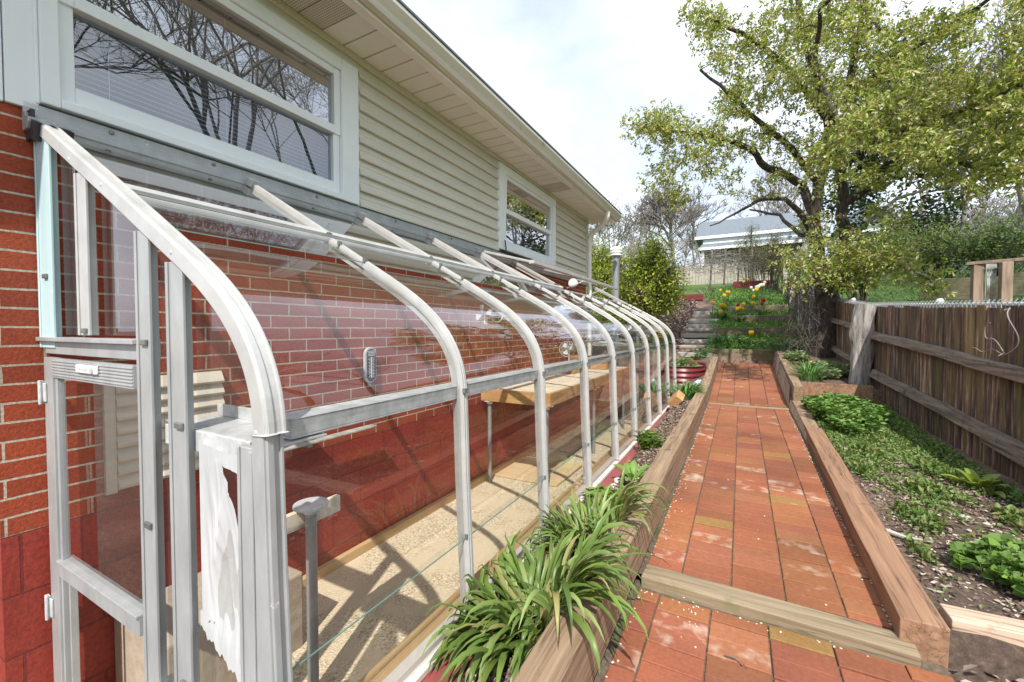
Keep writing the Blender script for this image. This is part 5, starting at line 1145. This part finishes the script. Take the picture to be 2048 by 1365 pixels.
def bushy(name, label, u, v, y, W_, H_, n, L_, pal, dens=1.0, cat='bush', conical=False, trunk=None, group=None):
    p = at(u, v, y=y); x = p.x; z = G(x, y); t = thing(name, label, cat, (x, y, z), group); sg = []; P_ = []; D_ = []
    ns = 26 if not conical else 60
    for i in range(ns):
        a = random.uniform(0, 6.283)
        if conical:
            h = random.random()**0.8*H_; rad = W_*0.5*(1-h/H_)**0.8+0.15; q0 = Vector((x, y, z+h)); q1 = q0+Vector((math.cos(a)*rad, math.sin(a)*rad, -0.1*rad+0.1)); pts = [q0, q0.lerp(q1, .5), q1]
        else:
            e = random.uniform(0.1, 1.0); q0 = Vector((x+math.cos(a)*W_*0.08, y+math.sin(a)*W_*0.08, z-0.05)); q1 = Vector((x+math.cos(a)*W_*0.5*e, y+math.sin(a)*W_*0.5*e, z+H_*(1.0-0.45*e*e)*random.uniform(.75,1.05))); m_ = q0.lerp(q1, .5)+Vector((0, 0, .12*H_))-Vector((math.cos(a), math.sin(a), 0))*W_*.07; pts = [q0, m_, q1]
        rr = (0.012, 0.008, 0.004)
        for k in range(2): sg.append([*pts[k], *pts[k+1], rr[k], rr[k+1]])
        m = int(n/ns)
        for k in range(m):
            s_ = random.uniform(0.28, 1.0)**0.7; c0 = pts[0].lerp(pts[1], s_*2) if s_ < .5 else pts[1].lerp(pts[2], s_*2-1)
            P_.append(tuple(c0+Vector((random.gauss(0,1), random.gauss(0,1), random.gauss(0,1)))*W_*(0.075 if not conical else 0.05))); D_.append((random.gauss(0,1), random.gauss(0,1), random.gauss(.3,.8)))
            if not conical and k % 3 == 0: sg.append([*c0, *P_[-1], .004, .0025])
    segs_mesh('stems', sg, M['twigbark'], t, 3)['kind'] = 'stuff'; P_ = np.array(P_); leaf_obj('leaves', P_, np.array(D_), rng.uniform(*L_, len(P_)), rng.uniform(L_[0]*.5, L_[1]*.5, len(P_)), pal, M['leaf'], t, nb=0.7)
    return t
PF = [(0.42,0.50,0.05),(0.33,0.44,0.05),(0.50,0.54,0.09),(0.24,0.36,0.045)]
bushy('forsythia_bush', 'large yellow green bush beside the far end of the greenhouse', 1295, 640, 9.0, 2.2, 2.1, 13000, (0.04, 0.075), PF)
bushy('forsythia_bush', 'smaller yellow green bush right behind the house corner and downspout', 1200, 600, 10.5, 1.7, 2.2, 6500, (0.04, 0.07), PF)
bushy('spiky_shrub', 'loose budding shrub screening the right half of the cottage', 1500, 570, 17.5, 1.5, 2.3, 1500, (0.04, 0.06), [(0.22,0.28,0.09),(0.15,0.20,0.06)])
bushy('spiky_shrub', 'bare branched shrub tangle below the cottage porch', 1540, 580, 15.5, 2.2, 1.9, 3200, (0.03, 0.05), [(0.16,0.17,0.07),(0.12,0.12,0.07)])
bushy('evergreen_tree', 'dark dense evergreen tree behind the fence right of the old tree', 1790, 560, 24, 7.5, 9.2, 9000, (0.16, 0.30), [(0.03,0.055,0.022),(0.045,0.075,0.03),(0.07,0.10,0.04)], cat='tree', conical=True)
PG = [(0.22,0.34,0.10),(0.30,0.42,0.13),(0.15,0.26,0.07)]
bushy('round_bush', 'green bush on the lawn just right of the old trunk', 1715, 580, 11.5, 1.3, 1.25, 2600, (0.05, 0.08), PG)
bushy('round_bush', 'wide green bush behind the wooden post frame', 1985, 560, 14.5, 3.2, 1.3, 4200, (0.05, 0.09), PG)
bushy('round_bush', 'loose pale green bush left of the wooden post frame', 1880, 545, 15.0, 2.6, 1.3, 3600, (0.05, 0.08), [(0.28,0.36,0.11),(0.20,0.29,0.08)])
bushy('round_bush', 'feathery green bush behind the dark raised bed', 1800, 540, 19.0, 3.0, 1.5, 3600, (0.06, 0.10), [(0.28,0.36,0.11),(0.20,0.29,0.08)])
# far wood behind everything
P_ = []
sg = []
for i in range(95):
    y = random.uniform(62, 95); u = random.uniform(1150, 2150); x = xy(u, y); z = G(x, y); S_ = bare_segs((x, y, z), random.uniform(5, 8), .14, 4, .5); sg.append(S_)
S_ = np.vstack(sg); S_[:, 6] = np.maximum(S_[:, 6], .03); S_[:, 7] = np.maximum(S_[:, 7], .02)
stuff(segs_mesh('far_wood', S_, M['barebark'], None, 3), 'far off leafless wood along the hilltop', 'wood')

# ================================================================== PLANTS
PB = [(0.15,0.235,0.05),(0.20,0.29,0.07),(0.11,0.185,0.04),(0.25,0.33,0.11),(0.17,0.25,0.055),(0.13,0.21,0.045),(0.30,0.28,0.11)]
blade_clump('daylily_clump', 'large sprawling clump of strap leaves at the near end of the left bed', 'plant', (1.555, 1.30, 0.09), 320, 0.17, (0.22, 0.37), (0.015, 0.025), PB, arch=1.2, els=(32, 80), box=(1.345, 1.66, 1.795, 0.235))
blade_clump('daylily_clump', 'second clump of upright strap leaves just behind the largest one in the left bed', 'plant', (1.565, 1.88, 0.09), 270, 0.16, (0.20, 0.34), (0.012, 0.019), PB, arch=1.0, els=(42, 86), box=(1.345, 1.66, 1.795, 0.245))
PB2 = [(0.12,0.27,0.06),(0.17,0.34,0.09),(0.09,0.21,0.05)]
blade_clump('daylily_clump', 'bright green clump of strap leaves in front of the red planter', 'plant', (1.54, 5.95, 0.21), 110, 0.11, (0.22, 0.36), (0.012, 0.018), PB2, arch=1.0)
blade_clump('grass_clump', 'clump of fine upright grass leaves beside the dark timber of the raised far bed', 'plant', (2.98, 6.95, 0.38), 150, 0.10, (0.28, 0.46), (0.006, 0.010), PB2, arch=0.7)
leafy_plant('bushy_seedling', 'small round bushy green plant in the left bed', 'plant', (1.50, 3.58, 0.13), 40, 0.085, (0.10, 0.17), (0.03, 0.05), (0.008, 0.014), [(0.16,0.26,0.04),(0.21,0.31,0.06),(0.12,0.20,0.03)], per=9)
rosette('hosta', 'young hosta with pleated upright leaves in the left bed', 'plant', (1.56, 2.80, 0.12), 8, (0.11, 0.17), (0.045, 0.065), [(0.16,0.30,0.06),(0.20,0.35,0.08)], el=(35, 70))
leafy_plant('weed', 'low ragged weed between the hosta and the strap leaves', 'plant', (1.47, 2.38, 0.12), 14, 0.07, (0.03, 0.07), (0.05, 0.075), (0.03, 0.045), [(0.20,0.30,0.06),(0.15,0.24,0.04)], per=3)
leafy_plant('mint_patch', 'dense leafy green patch covering the middle of the right bed', 'plant', (3.12, 5.45, None), 330, 0.33, (0.14, 0.25), (0.035, 0.055), (0.022, 0.034), [(0.13,0.26,0.055),(0.19,0.33,0.08),(0.09,0.19,0.04),(0.24,0.36,0.10)], per=6, ell=(0.95, 2.1))
leafy_plant('violet_patch', 'patch of round leaved green plants by the pale timber at the right edge', 'plant', (3.22, 2.50, None), 170, 0.20, (0.05, 0.14), (0.034, 0.052), (0.032, 0.046), [(0.16,0.28,0.06),(0.21,0.34,0.08),(0.12,0.22,0.045)], per=2, ell=(1.0, 1.25), zb=0.7)
rosette('hosta', 'yellow green hosta spreading at the foot of the plank fence', 'plant', (3.50, 3.72, 0.09), 30, (0.10, 0.19), (0.035, 0.055), [(0.28,0.36,0.08),(0.34,0.41,0.12),(0.23,0.31,0.06)], el=(25, 75))
leafy_plant('goutweed_patch', 'white edged variegated leaf patch beside the old trunk and log post', 'plant', (3.25, 7.35, None), 170, 0.26, (0.08, 0.18), (0.04, 0.065), (0.022, 0.034), [(0.30,0.36,0.20),(0.42,0.46,0.32),(0.16,0.24,0.10),(0.22,0.30,0.12)], per=4, ell=(1.0, 1.7))
leafy_plant('goutweed_patch', 'white edged variegated leaf patch at the far corner of the path', 'plant', (2.98, 8.5, None), 90, 0.17, (0.08, 0.15), (0.04, 0.06), (0.022, 0.032), [(0.30,0.36,0.20),(0.40,0.44,0.30),(0.14,0.24,0.08)], per=4, ell=(1.0, 1.6))
rosette('hosta', 'broad leaved hosta behind the fine grass clump', 'plant', (3.06, 7.35, 0.42), 8, (0.20, 0.28), (0.09, 0.12), [(0.10,0.24,0.07),(0.14,0.30,0.09)], el=(45, 75))
leafy_plant('planter_herb', 'dark green herb growing in the red planter', 'plant', (1.32, 7.75, 0.45), 30, 0.20, (0.05, 0.20), (0.04, 0.07), (0.02, 0.035), PB2, per=4)
for i, (u, v, y, n_, lab) in enumerate([(1490, 693, 10.2, 60, 'low leafy herbs on the lowest terrace behind the first mossy timber'), (1590, 690, 10.0, 70, 'leafy herbs on the lowest terrace close to the old trunk'), (1400, 720, 9.45, 18, 'sprig growing in front of the mossy timber at the end of the path')]):
    p = at(u, v, y=y); leafy_plant('terrace_herb', lab, 'plant', (p.x, y, None), n_, 0.35 if i < 2 else .12, (0.06, 0.22), (0.05, 0.085), (0.02, 0.04), PB2+PG, per=4, ell=(1.2, .8))
for i, (u, v, y, lab) in enumerate([(1448, 682, 10.25, 'blue green tuft of bulb leaves on the lowest terrace'), (1420, 575, 14.6, 'tall spiky leaf clump at the top of the slope'), (1560, 705, 9.5, 'upright leaf tuft below the old trunk by the path end')]):
    p = at(u, v, y=y); blade_clump('bulb_leaf_tuft', lab, 'plant', (p.x, y, G(p.x, y)), 70, 0.16 if i != 1 else .25, (0.20, 0.34) if i != 1 else (.3, .55), (0.014, 0.022), [(0.09,0.19,0.07),(0.12,0.24,0.10)] if i != 1 else [(0.26,0.30,0.16),(0.16,0.22,0.09)], arch=0.7)
# tulips
def make_tulip(col, nm):
    t = thing('tulip', '', 'tulip', (0, 0, 0))
    b = MB(); b.cur = (0.12, 0.22, 0.06); b.tube([(0,0,-0.02), (0.006,0.003,0.12), (0,0,0.24)], 0.006, 5); b.build('stem', M['leaf'], t)
    V = []; Fc = []; T = []
    for i in range(5):
        a = i*1.26; h = Vector((math.cos(a), math.sin(a), 0)); s = Vector((-h.y, h.x, 0)); q = Vector((0,0,0)); e = 1.2
        base = len(V)
        for k in range(5):
            w = [0.010, 0.024, 0.026, 0.018, 0.001][k]; V += [tuple(q+s*w), tuple(q-s*w)]; e -= 0.22; q = q+(h*math.cos(e)+Vector((0,0,1))*math.sin(e))*0.048
        for k in range(4): b_ = base+2*k; Fc.append((b_, b_+1, b_+3, b_+2)); T.append((0.10, 0.22, 0.085))
    mesh_np('leaf', V, Fc, M['leaf'], t, np.array(T), smooth=True)
    b = MB(); b.cur = col; b.lathe([(0.008, 0.238), (0.028, 0.25), (0.037, 0.275), (0.035, 0.30), (0.026, 0.318), (0.006, 0.312)], (0,0,0), 10); b.build('bloom', M['petal'], t, smooth=True)
    return t
Z6 = lambda x, y: (1130+x/3.33, 350+y/3.33)
TUL = {'yellow': ((0.80,0.55,0.02), [(1035,770),(1080,790),(1060,835),(985,878),(1045,895),(1065,885),(1188,873),(1150,918),(1178,912),(1035,935),(1240,1085),(1275,793),(1250,680),(1218,708),(1190,722),(1255,825),(1250,880),(1205,700),(1090,800),(1055,890),(1165,915),(1232,690)]),
       'white': ((0.78,0.76,0.66), [(1255,770),(1285,772),(1310,745),(1330,735),(1240,760),(1300,755),(1320,750),(1275,765)]), 'red': ((0.50,0.02,0.02), [(1152,868),(1320,865),(1312,868)])}
TL = {'yellow': 'yellow tulip in bloom on the terraced slope', 'white': 'white tulip in bloom near the top of the terraced slope', 'red': 'red tulip in bloom above the third terrace timber'}
for cname, (col, pts) in TUL.items():
    pr = None
    for (x, y) in pts:
        u, v = Z6(x, y); g = on_ground(u, v, 0.28, t0=8, t1=22)
        sc_ = random.uniform(1.1, 1.4)
        if pr is None: pr = make_tulip(col, cname); pr['label'] = TL[cname]; pr['group'] = cname+' tulips'; pr.location = g; pr.rotation_euler = (0, 0, random.random()*6)
        else: copy_tree(pr, loc=g, rz=random.random()*6, sc=sc_)
# ================================================================== GROUND COVER, LITTER, PEBBLES
def in_poly_pts(n, x0, x1, y0, y1, fn=None):
    o = []
    while len(o) < n:
        x = random.uniform(x0, x1); y = random.uniform(y0, y1)
        if fn is None or random.random() < fn(x, y): o.append((x, y, G(x, y)))
    return np.array(o)
def patch(x, y): 
    s = math.sin(x*9+1)*math.sin(y*5.3)+0.6*math.sin(x*23+y*11); d = pw(y, [(2.2, -0.9), (3.2, -0.15), (3.7, 0.55), (4.3, 1.0), (6.4, 1.2)]); return 1.0 if s*0.55+d > 0.42 else 0.03
P_ = in_poly_pts(15000, 2.86, 3.66, 2.2, 6.4, patch); P_[:, 2] += rng.uniform(0.004, 0.03, len(P_))
D_ = rnd_dirs(len(P_), 0.2)
stuff(leaf_obj('creeping_groundcover', P_, D_, rng.uniform(.014,.03,len(P_)), rng.uniform(.010,.018,len(P_)), [(0.19,0.28,0.085),(0.25,0.33,0.12),(0.14,0.22,0.05)], M['leaf'], nb=1.5), 'low pale green creeping ground cover in the right bed', 'ground cover')
P_ = np.vstack([in_poly_pts(5600, 1.5, 3.25, 9.8, 13.9, lambda x, y: 1.0 if math.sin(x*4.1+1)*math.sin(y*3.3)+0.5*math.sin(x*9+y*7) > -0.45 else 0.25), in_poly_pts(3500, 1.3, 3.2, 13.8, 17.0)]); P_[:, 2] += rng.uniform(0.0, 0.09, len(P_))
stuff(leaf_obj('terrace_groundcover', P_, rnd_dirs(len(P_), 0.7), rng.uniform(.04,.09,len(P_)), rng.uniform(.015,.032,len(P_)), PB2+[(0.16,0.27,0.06),(0.20,0.30,0.08)], M['leaf'], nb=0.8), 'green weeds and leaves covering the terraces', 'ground cover')
P_ = in_poly_pts(9000, 4.2, 12, 5.5, 20); P_[:, 2] += 0.02
stuff(leaf_obj('lawn_grass', P_, rnd_dirs(len(P_), 1.6), rng.uniform(.06,.13,len(P_)), rng.uniform(.01,.02,len(P_)), [(0.10,0.19,0.03),(0.15,0.25,0.05),(0.07,0.14,0.025)], M['leaf'], nb=0.3), 'grass on the sloping lawn beyond the fence', 'grass')
P_ = in_poly_pts(2600, 2.88, 3.64, 2.5, 4.6, lambda x, y: 1.0 if math.sin(x*13+y*2.1)*math.sin(y*7.7-x*3) > 0.42 else 0.02); P_[:, 2] += rng.uniform(0.004, 0.04, len(P_))
stuff(leaf_obj('bed_weeds', P_, rnd_dirs(len(P_), 0.7), rng.uniform(.02,.05,len(P_)), rng.uniform(.012,.026,len(P_)), [(0.13,0.22,0.05),(0.20,0.29,0.08),(0.09,0.16,0.04),(0.24,0.25,0.09)], M['leaf'], nb=1.0), 'scattered small weeds on the bare soil of the right bed', 'weeds')
def litter(name, label, n, boxes, pal, L_, lift=0.012):
    PP = np.vstack([in_poly_pts(int(n*w), *bx) for bx, w in boxes]); PP[:, 2] += rng.uniform(0.002, lift, len(PP)); d = rnd_dirs(len(PP)); d[:, 2] *= 0.25
    return stuff(leaf_obj(name, PP, d, rng.uniform(*L_, len(PP)), rng.uniform(L_[0]*.5, L_[1]*.6, len(PP)), pal, M['litter'], nb=2.0, fold=0.1), label, 'leaf litter')
litter('mulch', 'brown mulch and dead leaf bits on the left bed', 5200, [((1.44, 1.66, 0.9, 6.6), 1.0)], [(0.20,0.14,0.10),(0.30,0.23,0.17),(0.40,0.33,0.26),(0.12,0.08,0.06),(0.22,0.15,0.12)], (0.012, 0.035))
litter('bed_litter', 'dead leaf bits on the soil of the right bed', 5200, [((2.85, 3.66, 2.2, 4.6), 0.75), ((3.35, 3.66, 2.2, 6.4), 0.25)], [(0.20,0.14,0.11),(0.32,0.24,0.20),(0.44,0.36,0.30),(0.10,0.07,0.055),(0.26,0.17,0.14)], (0.010, 0.034))
litter('dry_leaves', 'dry pinkish leaves on the ground by the stake', 420, [((2.8, 3.6, 1.2, 1.98), 1.0)], [(0.36,0.27,0.23),(0.46,0.37,0.32),(0.25,0.18,0.15)], (0.03, 0.06), 0.04)
litter('bank_mulch', 'pinkish brown mulch on the bank left of the garden stairs', 5000, [((-0.5, 1.0, 9.2, 14.0), 1.0)], [(0.30,0.21,0.20),(0.22,0.15,0.14),(0.40,0.31,0.29)], (0.04, 0.10), 0.05)
def pebbles(name, label, pts, rr, m):
    ico = [(0,0,1),(0.894,0,0.447),(0.276,0.851,0.447),(-0.724,0.526,0.447),(-0.724,-0.526,0.447),(0.276,-0.851,0.447),(0.724,0.526,-0.447),(-0.276,0.851,-0.447),(-0.894,0,-0.447),(-0.276,-0.851,-0.447),(0.724,-0.526,-0.447),(0,0,-1)]
    fi = [(0,1,2),(0,2,3),(0,3,4),(0,4,5),(0,5,1),(1,6,2),(2,7,3),(3,8,4),(4,9,5),(5,10,1),(6,7,2),(7,8,3),(8,9,4),(9,10,5),(10,6,1),(11,7,6),(11,8,7),(11,9,8),(11,10,9),(11,6,10)]
    V = []; Fc = []
    for p in pts:
        r = random.uniform(*rr); a = random.random()*6.28; sx, sy_, sz_ = r*random.uniform(.8,1.5), r*random.uniform(.6,1), r*random.uniform(.4,.7); b0 = len(V)
        for x, y, z in ico:
            j = random.uniform(.85, 1.15); X, Y = x*sx*j, y*sy_*j; V.append((p[0]+X*math.cos(a)-Y*math.sin(a), p[1]+X*math.sin(a)+Y*math.cos(a), p[2]+sz_*0.6+z*sz_))
        Fc += [tuple(i+b0 for i in f) for f in fi]
    return mesh_np(name, V, Fc, m, None, np.ones((len(Fc), 3)), smooth=True)
pts = [(1.787+abs(random.gauss(0, .012)), y, pz(y)) for y in rng.uniform(1.0, 6.2, 120)]+[(2.69-abs(random.gauss(0, .010)), y, pz(y)) for y in rng.uniform(2.05, 6.2, 130)]
pts += [(random.gauss(1.83, .03), random.gauss(2.85, .25), 0.02) for i in range(20)]+[(random.uniform(1.8, 2.7), random.uniform(1.1, 6), 0) for i in range(26)]+[(random.gauss(2.0, .025), random.gauss(1.82, .06), -0.035) for i in range(14)]+[(random.uniform(1.8, 2.6), 1.885+random.gauss(0, .008), -0.035) for i in range(24)]
pts = [(x, y, (pz(y)+0.001 if y > 2.03 else -0.036)) for x, y, z in pts]
stuff(pebbles('path_pebbles', '', pts, (0.003, 0.0066), M['stone']), 'small white pebbles scattered along the edges of the brick path', 'pebbles')
pts = in_poly_pts(330, 2.86, 3.66, 2.2, 4.4); stuff(pebbles('bed_pebbles', '', pts, (0.004, 0.010), M['stone']), 'pale pebbles in the soil of the right bed', 'pebbles')
pts = in_poly_pts(420, 1.44, 1.66, 1.0, 5.6); stuff(pebbles('bed_gravel', '', pts, (0.003, 0.008), M['stone']), 'pale grit in the soil of the left bed', 'pebbles')
for u, v, r, lab in [(1930, 1043, .032, 'flat pale stone on the soil of the right bed below the yellow green hosta'), (1720, 926, .022, 'small pale stone on the soil near the path timber'), (1975, 1050, .018, 'smallest pale stone right of the flat one')]:
    g = on_ground(u, v, 0); o = pebbles('garden_stone', '', [g], (r, r*1.05), M['stone']); tag(o, lab, 'stone')
for (y, n_) in ((2.62, 5), (2.4, 3)):
    for i in range(n_):
        o = pebbles('edging_stone', '', [(1.452+random.uniform(-.01, .01), y+i*0.055, 0.085)], (0.026, 0.034), M['whitesill']); tag(o, 'white painted stone beside the red curb of the left bed', 'stone', 'white stones along the curb')
g = on_ground(1795, 1080, 0); b = MB(); b.tube([(g.x-0.09, g.y+0.06, g.z+0.012), (g.x-0.03, g.y+0.02, g.z+0.02), (g.x+0.03, g.y-0.005, g.z+0.014), (g.x+0.09, g.y-0.01, g.z+0.018)], [0.010, 0.012, 0.009, 0.005], 6)
o = b.build('dead_branch', M['greywood'], smooth=True); tag(o, 'short grey dead branch on the soil of the right bed', 'branch')
for u, v, lab in [(1472, 1325, 'dark curved twig on the nearest pavers'), (1335, 1068, 'small pale twig on the pavers by the left timber')]:
    g = at(u, v, z=-0.03 if v > 1200 else 0.004); b = MB(); b.tube([(g.x-0.035, g.y+0.012, g.z+0.004), (g.x, g.y+0.008, g.z+0.008), (g.x+0.035, g.y-0.014, g.z+0.004)], [0.003, 0.0025, 0.0015], 5)
    o = b.build('twig', M['twig']); tag(o, lab, 'twig')
b = MB(); b.tube([(1.50, 4.15, 0.15), (1.53, 4.2, 0.16), (1.60, 4.17, 0.155)], [0.005, 0.004, 0.002], 5); o = b.build('twig', M['twig']); tag(o, 'brown twig on the mulch behind the bushy green plant', 'twig')
